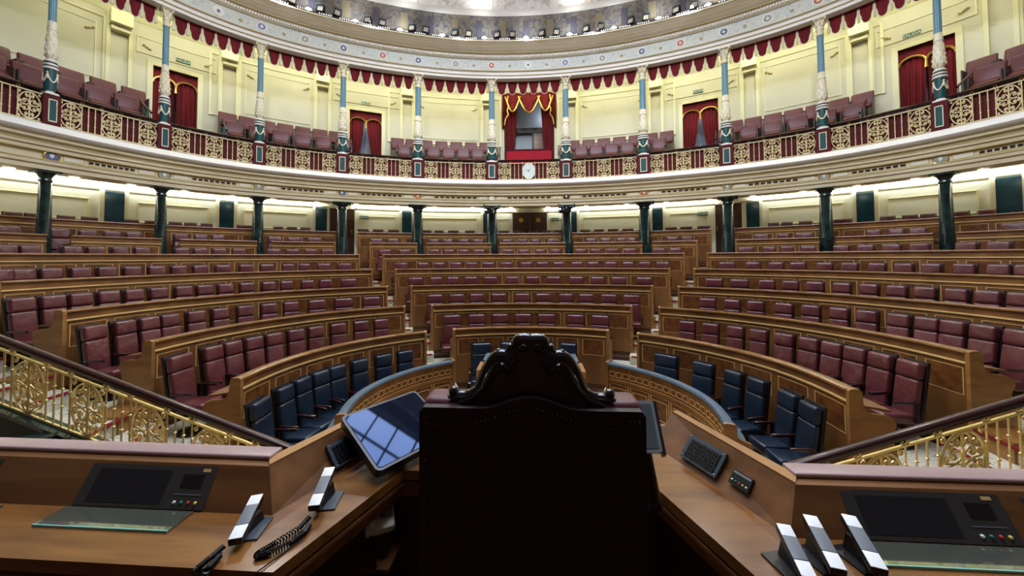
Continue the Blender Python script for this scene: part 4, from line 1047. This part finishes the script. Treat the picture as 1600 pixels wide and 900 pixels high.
for s in (-1, 1):
    B = half([(.735, 2.12), (1.03, 1.46), (3.4, 1.46)], s); T = half([(.87, 2.2), (1.11, 1.543), (3.4, 1.56)], s); K = half([(.905, 2.215), (1.155, 1.60), (1.2, 1.66), (3.4, 1.68)], s)
    m = MB()
    for i in range(2):
        b0, b1, t0, t1 = [Vector((*B[i], ZD)), Vector((*B[i+1], ZD)), Vector((*T[i], ZH)), Vector((*T[i+1], ZH))]
        dn = Vector((0, .02, -.02)); m.hexa([b0, b1, t1, t0], [v+dn for v in (b0, b1, t1, t0)])
    ob('sloping_back', m, 'desk_face', e, smooth=False)
    # capping ledge: narrow on the inner run, deep leather-edged on the wing
    m = MB(); q = [T[0], T[1], K[1], K[0]]; m.hexa([(x, y, ZH-.01) for x, y in q], [(x, y, ZH+.008) for x, y in q]); ob('inner_ledge', m, 'wood_light', e)
    q = [T[1], T[2], K[3], K[2]]; m = MB().hexa([(x, y, ZH-.012) for x, y in q], [(x, y, ZH+.0) for x, y in q])
    q = half([(1.125, 1.575), (3.4, 1.592), (3.4, 1.69), (1.19, 1.67)], s); z = ZH
    mb = rbox((2.28, .085, .02), .009, 3).xf(Matrix.Translation((XA+s*2.28, 1.635, ZH+.010)) @ Matrix.Rotation(s*.0075, 4, 'Z')); 
    ob('ledge', m, 'desk_face', e); ob('ledge_cushion', mb, 'ledge_leather', e)
    m = MB(); Kk = K; 
    for i in range(3):
        q = [Vector(Kk[i]), Vector(Kk[i+1])]; m.hexa([(q[0].x, q[0].y, 0), (q[1].x, q[1].y, 0), (q[1].x, q[1].y-.03, 0), (q[0].x, q[0].y-.03, 0)], [(q[0].x, q[0].y, ZH-.01), (q[1].x, q[1].y, ZH-.01), (q[1].x, q[1].y-.03, ZH-.01), (q[0].x, q[0].y-.03, ZH-.01)])
    ob('front_wall', m, 'wood', e, smooth=False)
m = MB(); b0, b1, t1, t0 = Vector((XA-.735, 2.12, ZD)), Vector((XA+.735, 2.12, ZD)), Vector((XA+.87, 2.2, ZH-.08)), Vector((XA-.87, 2.2, ZH-.08)); dn = Vector((0, .02, -.02))
m.hexa([b0, b1, t1, t0], [v+dn for v in (b0, b1, t1, t0)]); m.box((XA, 2.215, ZH/2-.04), (1.78, .03, ZH-.08)); ob('centre_back', m, 'wood', e, smooth=False)
ob('shelf', MB().box((-.62, 1.78, 1.72), (.34, .22, .02)), 'desk_face', e); ob('shelf', MB().box((.98, 1.62, 1.60), (.3, .3, .02)), 'desk_face', e)

def wing_fr(x0, s=1):
    """frame on the sloping back of a wing: u along x, w up the slope, d out of it"""
    ex = Vector((1, 0, 0)); ew = Vector((0, .09, .15)).normalized(); ed = Vector((0, -.15, .09)).normalized()
    o = Vector((x0, 1.463, ZD))
    return lambda u, w, d=0.: o+ex*u+ew*w+ed*d
def rec(fr, u0, u1, w0, w1, d0, d1): return MB().prism([(u0, w0), (u1, w0), (u1, w1), (u0, w1)], fr, d0, d1)
SL = .172
for x0, x1, tx in ((-1.77, -1.17, 'left wing of the desk, beside a telephone handset'), (1.44, 2.02, 'right wing of the desk'), (-2.85, -2.23, 'far left end of the desk, at the photo edge')):
    fr = wing_fr(x0); W = x1-x0
    e2 = placed('recessed_monitor', 'black recessed console in the %s' % tx, 'monitor', fr(W/2, 0), 'recessed consoles of the desk')
    ob('bezel', rec(fr, 0, W, .004, SL-.012, .001, .008), 'bezel', e2)
    ob('screen', rec(fr, .05, W*.66, .02, SL-.03, .008, .0095), 'screen', e2)
    ob('speaker_grille', rec(fr, W*.76, W*.92, .08, .13, .008, .0095), 'shell', e2)
    m = MB(); 
    ob('card_slot', rec(fr, W*.74, W-.03, .055, .058, .008, .010), 'grey', e2)
    for k, mm in enumerate(('silver', 'btn_g', 'btn_r', 'btn_y')):
        ob('button', MB().ball(fr(W*.77+k*.032, .028, .01), .007, 8, 5), mm, e2)
    ob('label_plate', rec(fr, W-.065, W-.03, SL-.032, SL-.02, .008, .0095), 'inlay', e2)
    if x0 > -2:
        q0, q1 = (x0-.01, x1-.03) if x0 < 0 else (x0-.02, x1+.2)
        g = placed('glass_plate', 'mirror-like glass plate lying on the desk below the %s console' % ('left' if x0 < 0 else 'right'), 'glass plate', ((q0+q1)/2, 1.40, ZD))
        ob('mirror', MB().box(((q0+q1)/2, 1.398, ZD+.005), (q1-q0, .105, .006)), 'plate', g)
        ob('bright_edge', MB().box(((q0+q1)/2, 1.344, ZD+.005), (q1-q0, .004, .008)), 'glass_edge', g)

# telephone handsets
def helix(path, r, turns, n):
    P = []; path = [Vector(p) for p in path]; L = len(path)-1
    for i in range(n+1):
        f = i/n*L; k = min(int(f), L-1); p = path[k].lerp(path[k+1], f-k); t = (path[k+1]-path[k]).normalized(); a = t.orthogonal().normalized(); b = t.cross(a); w = turns*2*PI*i/n
        P.append(p+a*math.cos(w)*r+b*math.sin(w)*r)
    return P
def handset(p0, p1, label, plate_dx, cord=None):
    a, b = Vector(p0), Vector(p1); t = (b-a).normalized(); w = t.cross(Vector((0, 0, 1))).normalized(); n = w.cross(t)
    R = Matrix((w, t, n)).transposed(); c = (a+b)/2
    e = placed('telephone_handset', label, 'telephone', (c.x, c.y, ZD), 'handsets on the podium desk')
    L = (b-a).length
    def bx(d, off, bev, m, nm): return ob(nm, rbox(d, bev, 2).xf(Matrix.Translation(c) @ R.to_4x4() @ Matrix.Translation(off)), m, e)
    bx((.046, L, .026), (0, 0, 0), .004, 'black', 'handset_shell')
    bx((.044, L*.28, .004), (0, -L*.355, .0145), .0015, 'silver', 'mouth_piece'); bx((.044, L*.25, .004), (0, L*.37, .0145), .0015, 'silver', 'ear_piece')
    bx((.044, L*.46, .004), (0, .006, .0142), .0015, 'grey', 'grip')
    ob('cradle', MB().hexa([(c.x-.02, c.y-.03, ZD+.006), (c.x+.025, c.y-.03, ZD+.006), (c.x+.025, c.y+.06, ZD+.006), (c.x-.02, c.y+.06, ZD+.006)], [(c.x-.016, c.y-.02, c.z-.008), (c.x+.02, c.y-.02, c.z-.008), (c.x+.02, c.y+.05, c.z), (c.x-.016, c.y+.05, c.z)]), 'black', e)
    ob('base_plate', MB().box((c.x+plate_dx, c.y+.01, ZD+.004), (.07, .12, .006), Matrix.Rotation(.2, 3, 'Z')), 'key' if c.x < 0 else 'black', e)
    if cord:
        ob('coiled_cord', MB().tube(helix(cord, .0085, 62, 62*6), .0032, 4), 'black', e)
        ob('lead', MB().tube([cord[-1], Vector(cord[-1])+Vector((.01, -.06, -.01)), (cord[-1][0]-.05, 1.19, ZD+.006), (cord[-1][0]-.06, 1.175, ZD-.2)], .003, 5), 'black', e)
handset((-.862, 1.275, ZD+.032), (-.93, 1.465, ZD+.065), 'grey and white telephone handset second from the left, beside the desk corner', .03,
        [(-.885, 1.255, ZD+.035), (-.905, 1.22, ZD+.02), (-.92, 1.185, ZD+.012), (-.93, 1.165, ZD-.06), (-.92, 1.17, ZD-.16), (-.90, 1.17, ZD-.05), (-.88, 1.18, ZD+.012), (-.885, 1.24, ZD+.015)])
handset((-.675, 1.45, ZD+.04), (-.718, 1.64, ZD+.085), 'grey and white telephone handset nearest the throne on the left, with a coiled cord loop', .035,
        [(-.672, 1.42, ZD+.03), (-.69, 1.38, ZD+.013), (-.73, 1.31, ZD+.012), (-.76, 1.26, ZD+.012), (-.755, 1.245, ZD+.012), (-.72, 1.26, ZD+.012), (-.675, 1.31, ZD+.012), (-.655, 1.36, ZD+.012), (-.66, 1.40, ZD+.013)])
handset((-2.08, 1.27, ZD+.045), (-2.155, 1.46, ZD+.085), 'grey and white telephone handset at the left edge of the photo', .03)
handset((1.10, 1.225, ZD+.04), (1.135, 1.40, ZD+.08), 'grey and white telephone handset, leftmost of the three on the right', -.03)
handset((1.212, 1.255, ZD+.045), (1.26, 1.445, ZD+.085), 'grey and white telephone handset, middle one of the three on the right', -.02)
handset((1.345, 1.265, ZD+.045), (1.405, 1.455, ZD+.085), 'grey and white telephone handset, rightmost of the three on the right', -.02)

# inner sloping backs: keyboards, button pad
def inner_fr(s):
    b0, b1 = Vector((XA+s*1.03, 1.46, ZD)), Vector((XA+s*.735, 2.12, ZD)); t0 = Vector((XA+s*1.11, 1.543, ZH)); t1 = Vector((XA+s*.87, 2.2, ZH))
    es = (b1-b0).normalized(); m0 = ((t0+t1)-(b0+b1))/2; ew = (m0-es*m0.dot(es)).normalized(); ed = es.cross(ew); ed = ed if ed.z > 0 else -ed
    return lambda u, w, d=0.: b0+es*u+ew*w+ed*d
def keyboard(s, u0, w0, W, Hh, label):
    fr = inner_fr(s); e = placed('keyboard', label, 'keyboard', fr(u0, w0), 'keyboards on the desk')
    ob('case', MB().prism([(u0, w0), (u0+W, w0), (u0+W, w0+Hh), (u0, w0+Hh)], fr, .004, .02), 'key', e)
    m = MB()
    for i in range(12):
        for j in range(5):
            a = u0+.02+i*(W-.04)/12; b = w0+.015+j*(Hh-.03)/5; m.prism([(a, b), (a+(W-.04)/12*.8, b), (a+(W-.04)/12*.8, b+(Hh-.03)/5*.75), (a, b+(Hh-.03)/5*.75)], fr, .02, .027)
    tag(ob('keys', m, 'black', e, smooth=False), kind='stuff')
    for a, b in ((.01, .01), (W-.01, .01), (.01, Hh-.01), (W-.01, Hh-.01)): ob('screw', MB().ball(fr(u0+a, w0+b, .021), .004, 6, 4), 'chrome', e)
keyboard(1, .33, .03, .21, .125, 'dark grey keyboard fixed to the right inner slope of the desk')
keyboard(-1, .30, .03, .30, .12, 'black keyboard half under the large tilted screen left of the throne')
fr = inner_fr(1); e3 = placed('button_pad', 'small black pad with five coloured buttons, beside the right keyboard', 'button pad', fr(.2, .06))
ob('case', MB().prism([(.185, .05), (.275, .05), (.275, .115), (.185, .115)], fr, .003, .016), 'black', e3)
for k, mm in enumerate(('silver', 'btn_y', 'btn_r', 'btn_g', 'silver')): ob('button', MB().ball(fr(.197+k*.0165, .068, .017), .005, 8, 5), mm, e3)
ob('label_strip', MB().prism([(.19, .1), (.27, .1), (.27, .11), (.19, .11)], fr, .016, .018), 'grey', e3)
# keyboard on the far right console
fr = wing_fr(2.10); e3 = placed('keyboard', 'dark keyboard at the right edge of the photo, on the desk slope', 'keyboard', fr(0, 0), 'keyboards on the desk')
ob('case', rec(fr, 0, .34, .03, .15, .004, .02), 'key', e3); m = MB()
for i in range(12):
    for j in range(5): m.add(rec(fr, .02+i*.025, .04+i*.025, .04+j*.021, .056+j*.021, .02, .027).v, rec(fr, 0, 1, 0, 1, 0, 1).f)
tag(ob('keys', m, 'black', e3, smooth=False), kind='stuff')

# the big tilted touch screen left of the throne
BL, TL, TR = Vector((-.50, 1.66, 3.18-1.0)), Vector((-.80, 1.87, 3.18-.843)), Vector((-.47, 2.22, 3.18-.868))
ey = TL-BL; HH = ey.length; ey.normalize(); ex = (TR-TL); ex = ex-ey*ex.dot(ey); WW = ex.length; ex.normalize(); ez = ex.cross(ey)
if ez.z < 0: ez = -ez
fr = lambda u, w, d=0.: BL+ex*u+ey*w+ez*d
e4 = placed('touch_screen', 'large black tilted screen with blue-tinted skylight reflections, left of the throne', 'monitor', BL+ex*WW/2+Vector((0, 0, -.1)))
def rrect(w, h, r, x=0, y=0, n=5):
    P = []
    for cx, cy, a in ((w-r, h-r, 0), (r, h-r, PI/2), (r, r, PI), (w-r, r, 1.5*PI)): P += [(x+cx+r*math.cos(a+PI/2*i/n), y+cy+r*math.sin(a+PI/2*i/n)) for i in range(n+1)]
    return P
ob('housing', MB().prism(rrect(WW, HH, .03), fr, -.045, -.002), 'black', e4)
ob('glass', MB().prism(rrect(WW-.03, HH-.03, .02, .015, .015), fr, -.002, .001), 'screen_blue', e4)
c = BL+ex*WW*.5+ey*HH*.5
ob('stand', MB().tube([c-ez*.04, Vector((c.x, c.y-.05, ZD+.0))], [.04, .06], 10), 'black', e4)
# small tablet screen on the right
A0 = Vector((.70, 1.60, 3.18-.83)); ex2 = Vector((.14, .30, 0)).normalized(); ey2 = Vector((-.02, .045, .19)); 
fr = lambda u, w, d=0.: Vector((.635, 1.55, ZD+.25))+Vector((.90, .32, -.12)).normalized()*u+Vector((.0, .14, .19)).normalized()*w+Vector((-.10, -.78, .60)).normalized()*d
e5 = placed('tablet_monitor', 'grey framed tilted monitor partly hidden behind the right side of the throne', 'monitor', (.74, 1.58, ZD))
ob('frame', MB().prism(rrect(.155, .21, .01), fr, -.03, .004), 'tablet_frame', e5); ob('screen', MB().prism(rrect(.125, .18, .005, .015, .015), fr, .004, .006), 'tablet', e5)
ob('side_block', MB().prism([(.155, -.01), (.172, -.01), (.172, .21), (.155, .21)], fr, -.05, .0), 'shell', e5)
ob('foot', MB().tube([fr(.08, .05, -.03), (.74, 1.60, ZD)], [.02, .035], 8), 'black', e5)
# gooseneck microphone
e6 = placed('gooseneck_microphone', 'thin black gooseneck microphone standing on the desk behind the throne', 'microphone', (-.12, 1.95, ZD))
ob('stem', MB().tube([(-.135, 1.93, ZD), (-.135, 1.93, ZD+.2), (-.125, 1.9, ZD+.30)], .004, 6), 'black', e6)
ob('head', MB().tube([(-.125, 1.9, ZD+.30), (-.105, 1.86, ZD+.42)], [.010, .007], 8), 'black', e6); ob('foot', MB().lathe([(.04, 0), (.04, .012), (.01, .02)], (-.135, 1.93, ZD), 14), 'black', e6)
# old telephone on the shelf in the kneehole
e7 = placed('desk_telephone', 'old ivory telephone on a shelf under the desk, left of the throne', 'telephone', (-.60, 1.70, 1.75))
Tm = Matrix.Translation((-.545, 1.78, 1.90)) @ Matrix.Rotation(.5, 4, 'Z') @ Matrix.Rotation(.45, 4, 'X')
ob('body', rbox((.14, .17, .05), .02, 2).xf(Tm), 'ivory_phone', e7)
ob('keypad', MB().box((.03, 0, .034), (.06, .08, .01)).xf(Tm), 'grey', e7)
ob('handset', rbox((.04, .17, .03), .012, 2).xf(Tm @ Matrix.Translation((-.045, 0, .045))), 'ivory_phone', e7)
ob('coiled_cord', MB().tube(helix([(-.55, 1.70, 1.87), (-.53, 1.68, 1.76), (-.49, 1.68, 1.64), (-.48, 1.70, 1.72)], .009, 30, 200), .003, 5), 'black', e7)
ob('support_block', MB().box((-.56, 1.80, 1.80), (.14, .14, .12)), 'desk_under', e7)

# ================================================================ the throne
TX, TY = .2215, 1.15; SX = .00202; SZ = .00205; ZTOP = 2.926
def px(x, y): return ((x-833)*SX, ZTOP-(y-527)*SZ)
tf = lambda u, z, d=0.: Vector((TX+u, TY+d, z))
e8 = placed('throne', 'tall high-backed throne in black leather with carved dark wooden crest, seen from behind', 'chair', (TX, 1.4, 1.33))
halfc = [(833, 532), (840, 530), (851, 531), (856, 538), (851, 545), (862, 553), (868, 562), (876, 556), (886, 557), (896, 566), (903, 577), (908, 590), (914, 604), (922, 615), (936, 621), (950, 622), (962, 628), (968, 640)]
def smooth(P, n=5):
    out = []
    for i in range(len(P)-1):
        p0, p1, p2, p3 = P[max(0, i-1)], P[i], P[i+1], P[min(len(P)-1, i+2)]
        for k in range(n):
            t = k/n; out.append(tuple(.5*((2*p1[j])+(-p0[j]+p2[j])*t+(2*p0[j]-5*p1[j]+4*p2[j]-p3[j])*t*t+(-p0[j]+3*p1[j]-3*p2[j]+p3[j])*t**3) for j in (0, 1)))
    return out+[P[-1]]
R = smooth([px(*p) for p in halfc]); full = [(-x, z) for x, z in R[::-1]]+R[1:]
zb_ = ZTOP-.27; m = MB().prism(full+[(R[-1][0], zb_), (-R[-1][0], zb_)], tf, .004, .052); cr = ob('crest', m, 'throne_wood', e8)
m = MB().tube([tf(x, z-.006, .028) for x, z in full[2:-2]], .019, 10); ob('crest_moulding', m, 'throne_wood', cr)
m = MB()
for s in (-1, 1):
    m.tube([tf(s*x, z-.03, .0) for x, z in R[16:-6]], .007, 6); m.tube([tf(s*x*.93, z-.055, .0) for x, z in R[18:-8]], .004, 6)
ob('crest_beading', m, 'throne_wood', cr)
m = MB()
for s in (-1, 1):
    for (x, y, r) in ((865, 547, .016), (871, 556, .010), (899, 567, .011), (907, 580, .011), (912, 592, .010), (918, 603, .009), (884, 553, .010), (958, 617, .017), (951, 622, .010), (846, 531, .013), (838, 530, .010)):
        u, z = px(x, y); m.ball(tf(s*u, z, .0275), r, 10, 7)
    m.tube([tf(s*px(x, y)[0], px(x, y)[1], .0) for x, y in ((880, 566), (892, 574), (899, 590), (908, 606), (924, 622), (946, 630))], .008, 6)
    m.tube([tf(s*q[0], q[1], .0) for q in [px(845+10*math.cos(a)*(1-a/9), 545+9*math.sin(a)*(1-a/9)) for a in np.linspace(0, 7, 14)]], .006, 6)
ob('carved_scrolls', m, 'throne_wood', cr)
HW = .3485; zs = ZTOP-(632-527)*SZ
# upholstered back: camel-back panel
def camel(u): return zs-.02+.055*math.exp(-(u/.13)**2)
o = [(-HW, 1.55), (HW, 1.55)]+[(HW, zs-.015), (HW-.012, zs)]+[(u, max(zs, camel(u))) for u in np.linspace(HW-.05, -HW+.05, 21)]+[(-HW+.012, zs), (-HW, zs-.015)]
ob('back_upholstery', MB().prism(o, tf, -.03, .0), 'throne', e8)
bb = rbox((2*HW, .11, 1.16), .03, 4).xf(Matrix.Translation((TX, TY+.055, zs-.565))); ob('back_cushion', bb, 'throne_top', e8)
m = MB()
for i in range(46):
    u = -HW+.02+(2*HW-.04)*i/45; m.ball(tf(u, camel(u)-.035 if abs(u) < HW-.05 else zs-.03, -.031), .0045, 6, 4)
for s in (-1, 1):
    for i in range(60): m.ball(tf(s*(HW-.018), zs-.05-i*.0185, -.031), .0045, 6, 4)
tag(ob('brass_nails', m, 'nail', e8, smooth=False), kind='stuff')
ob('seat', rbox((.66, .52, .16), .05, 3).xf(Matrix.Translation((TX, TY+.34, 1.80))), 'throne_top', e8)
ob('seat_frame', MB().box((TX, TY+.32, 1.69), (.70, .60, .08)), 'throne_wood', e8)
for s in (-1, 1):
    ob('armrest', MB().tube([tf(s*.34, 2.03, .08), tf(s*.345, 2.03, .35), tf(s*.345, 2.0, .48), tf(s*.345, 1.96, .50)], [.03, .032, .036, .02], 8).tube([tf(s*.345, 2.0, .42), tf(s*.34, 1.72, .40)], .025, 8), 'throne_wood', e8)
    for d in (.03, .58): ob('leg', MB().lathe([(.02, 0), (.035, .04), (.025, .1), (.04, .25), (.03, .33)], (TX+s*.31, TY+d, 1.33), 12), 'throne_wood', e8)

# ================================================================ television cameras on two capitals
for t, tx in ((-.156, 'left'), (.156, 'right')):
    fr = ring_frame('col', t, -.15, 5.22); e9 = placed('television_camera', 'black television camera and bracket on the %s one of the two central columns' % tx, 'camera', fr(0, 0, 0), 'television cameras on the columns')
    ob('bracket', MB().tube([fr(-.32, .13, .0), fr(-.30, .03, .03), fr(0, -.02, .06), fr(.30, .03, .03), fr(.32, .13, 0)], .025, 6).box(fr(0, .0, .05), (.2, .1, .12)), 'black', e9)
    ob('camera_body', MB().box(fr(-.02, -.16, .12), (.2, .26, .16)), 'black', e9)
    ob('lens', MB().tube([fr(-.10, -.18, .12), fr(-.30, -.2, .22)], [.07, .085], 14), 'black', e9); ob('yoke', MB().tube([fr(0, 0, .06), fr(0, -.1, .1)], .04, 8), 'grey', e9)

# ================================================================ lamps
LT = [-0.82, -0.677, -0.522, -0.359, -0.185, -0.007, 0.176, 0.352, 0.514, 0.671, .82]
for i, t in enumerate(LT):
    fr = ring_frame('col', t, -.45, 12.13); e = placed('cornice_lamp', 'dazzling round white lamp on the upper cornice, %s' % ('straight above the clock' if i == 5 else '%s to the %s of the middle one' % (ORD[abs(i-5)], 'left' if i < 5 else 'right')), 'lamp', fr(0, -.1, 0), 'round lamps on the upper cornice')
    ob('lens', MB().ball(fr(0, 0, .04), .10, 14, 9, (1, 1, .75)), 'lamp', e)
    ob('housing', MB().prism([(-.14, -.02), (.14, -.02), (.12, .12), (-.12, .12)], fr, -.16, -.02), 'grey', e); ob('bracket', MB().prism([(-.02, -.11), (.02, -.11), (.02, .0), (-.02, .0)], fr, -.1, -.04), 'black', e)
ST = [-0.867, -0.785, -0.735, -0.635, -0.586, -0.477, -0.425, -0.307, -0.252, -0.13, -0.067, 0.06, 0.12, 0.244, 0.302, 0.417, 0.47, 0.574, 0.629]
for i, t in enumerate(ST):
    fr0 = ring_frame('col', t, -.45, 12.28); R_ = .22 if i % 2 else -.15
    def fr(u, w, d=0., R_=R_, fr0=fr0):
        c, s = math.cos(R_), math.sin(R_); u, d = u*c-d*s, u*s+d*c; return fr0(u+w*.12, w+d*.25, d-w*.25)
    e = placed('floodlight', 'black boxy floodlight on the upper cornice, %s from the left' % ORD[i+1], 'floodlight', fr(0, -.2, 0), 'black floodlights on the upper cornice')
    ob('housing', MB().prism([(-.12, -.15), (.12, -.15), (.12, .15), (-.12, .15)], fr, -.12, .08), 'black', e)
    ob('glass', MB().prism([(-.09, -.11), (.09, -.11), (.09, .12), (-.09, .12)], fr, .08, .09), 'chrome', e)
    ob('hood', MB().prism([(-.125, .15), (.125, .15), (.125, .165), (-.125, .165)], fr, -.1, .16), 'grey', e)
    ob('yoke', MB().tube([fr0(-.15, 0, 0), fr0(-.14, -.2, 0), fr0(.14, -.2, 0), fr0(.15, 0, 0)], .014, 5).tube([fr0(0, -.2, 0), fr0(0, -.27, 0)], .02, 6), 'black', e)
m = MB()
for q_, t in enumerate(arcpos('col', -1.1, 1.1, 300, -.5)):
    if q_ % 9 < 6: m.ball(ring_frame('col', t, -.575, 12.085)(0, 0, 0), .015, 6, 4)
tag(ob('string_of_bulbs', m, 'bulb', smooth=False), 'row of tiny white bulbs along the upper cornice edge under the floodlights', 'light string', kind='stuff')
struct('trim_30', MB().sweep('col', -TE, TE, [(-.56, 12.02), (-.56, 12.10), (-.50, 12.10), (-.50, 12.02)]), 'black')
DL = [-1.364, -1.279, -1.192, -1.098, -1.002, -0.906, -0.791, -0.671, -0.533, -0.39, -0.236, -0.078, 0.079, 0.235, 0.39, 0.529, 0.665, 0.782, 0.897, 1.001, 1.097, 1.191]
for i, t in enumerate(DL):
    p = rp('col', t, .40); k = (12-i) if i < 12 else i-11
    e = placed('downlight', 'small round downlight under the gallery, %s to the %s of the centre doors' % (ORD[k], 'left' if i < 12 else 'right'), 'light', (p.x, p.y, 5.325), 'downlights under the gallery')
    ob('rim', MB().lathe([(.11, 0), (.11, -.02), (.09, -.03)], (p.x, p.y, 5.33), 16), 'white', e); ob('lens', MB().lathe([(.085, 0), (.085, -.012)], (p.x, p.y, 5.302), 16), 'lamp_warm', e)
# unseen light strips added behind the upper entablature wash the gallery wall
for i in range(len(COLT)-1):
    a, b = COLT[i]+.015, COLT[i+1]-.015
    tag(ob('added_light_strip', MB().sweep('col', a, b, [(.46, 10.98), (.46, 11.12), (.62, 11.12), (.62, 10.98)], ds=.6), 'trough'), 'long added light strip hidden behind the upper entablature, bay %s' % BAYN[i+1].replace('holding the clock', 'above the clock'), 'light', 'added light strips of the gallery')

# pools from the cornice floodlights, then added fill for rooms, vault and entablature
def area(name, loc, rot, size, power, col=(1, 1, 1), sy=None):
    l = D.lights.new(name, 'AREA'); l.energy = power; l.size = size; l.color = col
    if sy: l.shape = 'RECTANGLE'; l.size_y = sy
    o = D.objects.new(name, l); COL.objects.link(o); o.location = loc; o.rotation_euler = rot; return o
def spot(name, loc, target, power, ang, col, rad=.15, blend=.6):
    l = D.lights.new(name, 'SPOT'); l.energy = power; l.spot_size = ang; l.spot_blend = blend; l.color = col; l.shadow_soft_size = rad
    o = D.objects.new(name, l); COL.objects.link(o); o.location = loc; o.rotation_euler = (Vector(target)-Vector(loc)).to_track_quat('-Z', 'Y').to_euler(); return o
for t in (-.9, -.62, -.28, 0, .28, .62, .9):
    p = rp('col', t, -.62); spot('cornice_spot', (p.x, p.y, 12.3), (p.x*.45, 5+(p.y-5)*.5, .6), PW_SPOT, 1.9, (1, .97, .92))

for t, pw in ((0, 9), (-.61, 2.5), (.61, 2.5)):  # unseen point lights added to brighten the rooms behind the openings
    p = rp('wall', t+(.06 if t == 0 else 0), .5); l = D.lights.new('room_fill', 'POINT'); l.energy = pw*.5; l.color = (.9, .95, 1); l.shadow_soft_size = .1
    o = D.objects.new('room_fill', l); COL.objects.link(o); o.location = (p.x, p.y, 10.1 if t == 0 else 9.3)
for t in (-.8, -.5, -.2, .2, .5, .8):  # upward spots added to brighten the vault
    p = rp('col', t, -.9); q = rp('col', t, -3.2); spot('vault_fill_spot', (p.x, p.y, 12.25), (q.x, q.y, 14.0), PW_VAULT_FILL, 2.2, (1, .98, .94), .2, 1)
for x in (-3.2, 0, 3.2): spot('entablature_fill_spot', (x, 1.9, 14.0), (x*3.0, 14.5-abs(x)*.6, 9.0), PW_ENTAB_FILL, 1.25, (1, .98, .95), .2, 1)  # unseen spots added to brighten the gallery front and entablature
wd = D.worlds.new('World'); SC.world = wd; wd.use_nodes = True
wd.node_tree.nodes['Background'].inputs[0].default_value = (.02, .022, .026, 1); wd.node_tree.nodes['Background'].inputs[1].default_value = 1

# ================================================================ camera
f, pit, rol, yaw, cy, cx = 560.0, 0.03107081881876692, -0.004168901683100601, -0.06389356292610657, 384.5453509188867, 0.23844
cp, sp = math.cos(pit), math.sin(pit)
fw = Vector((math.sin(yaw)*cp, math.cos(yaw)*cp, sp)); rt = Vector((math.cos(yaw), -math.sin(yaw), 0)); up = rt.cross(fw)
c, s = math.cos(rol), math.sin(rol); rt2 = rt*c+up*s; up2 = up*c-rt*s
cam = D.cameras.new('camera'); cam.sensor_width = 36; cam.lens = f/1600*36; cam.shift_y = -(450-cy)/1600; cam.clip_start = .05; cam.clip_end = 100
co = D.objects.new('camera', cam); COL.objects.link(co)
co.matrix_world = Matrix.Translation((cx, 0, ZC)) @ Matrix((rt2, up2, -fw)).transposed().to_4x4()
SC.camera = co
vs_ = SC.view_settings; SC.display_settings.display_device = 'sRGB'
vs_.view_transform = 'Standard'; vs_.look = 'None'; vs_.exposure = EXPO; vs_.gamma = 1; vs_.use_curve_mapping = False
SC.cycles.use_denoising = True; SC.cycles.max_bounces = 6; SC.cycles.diffuse_bounces = 3; SC.cycles.glossy_bounces = 3
SC.cycles.sample_clamp_indirect = 6
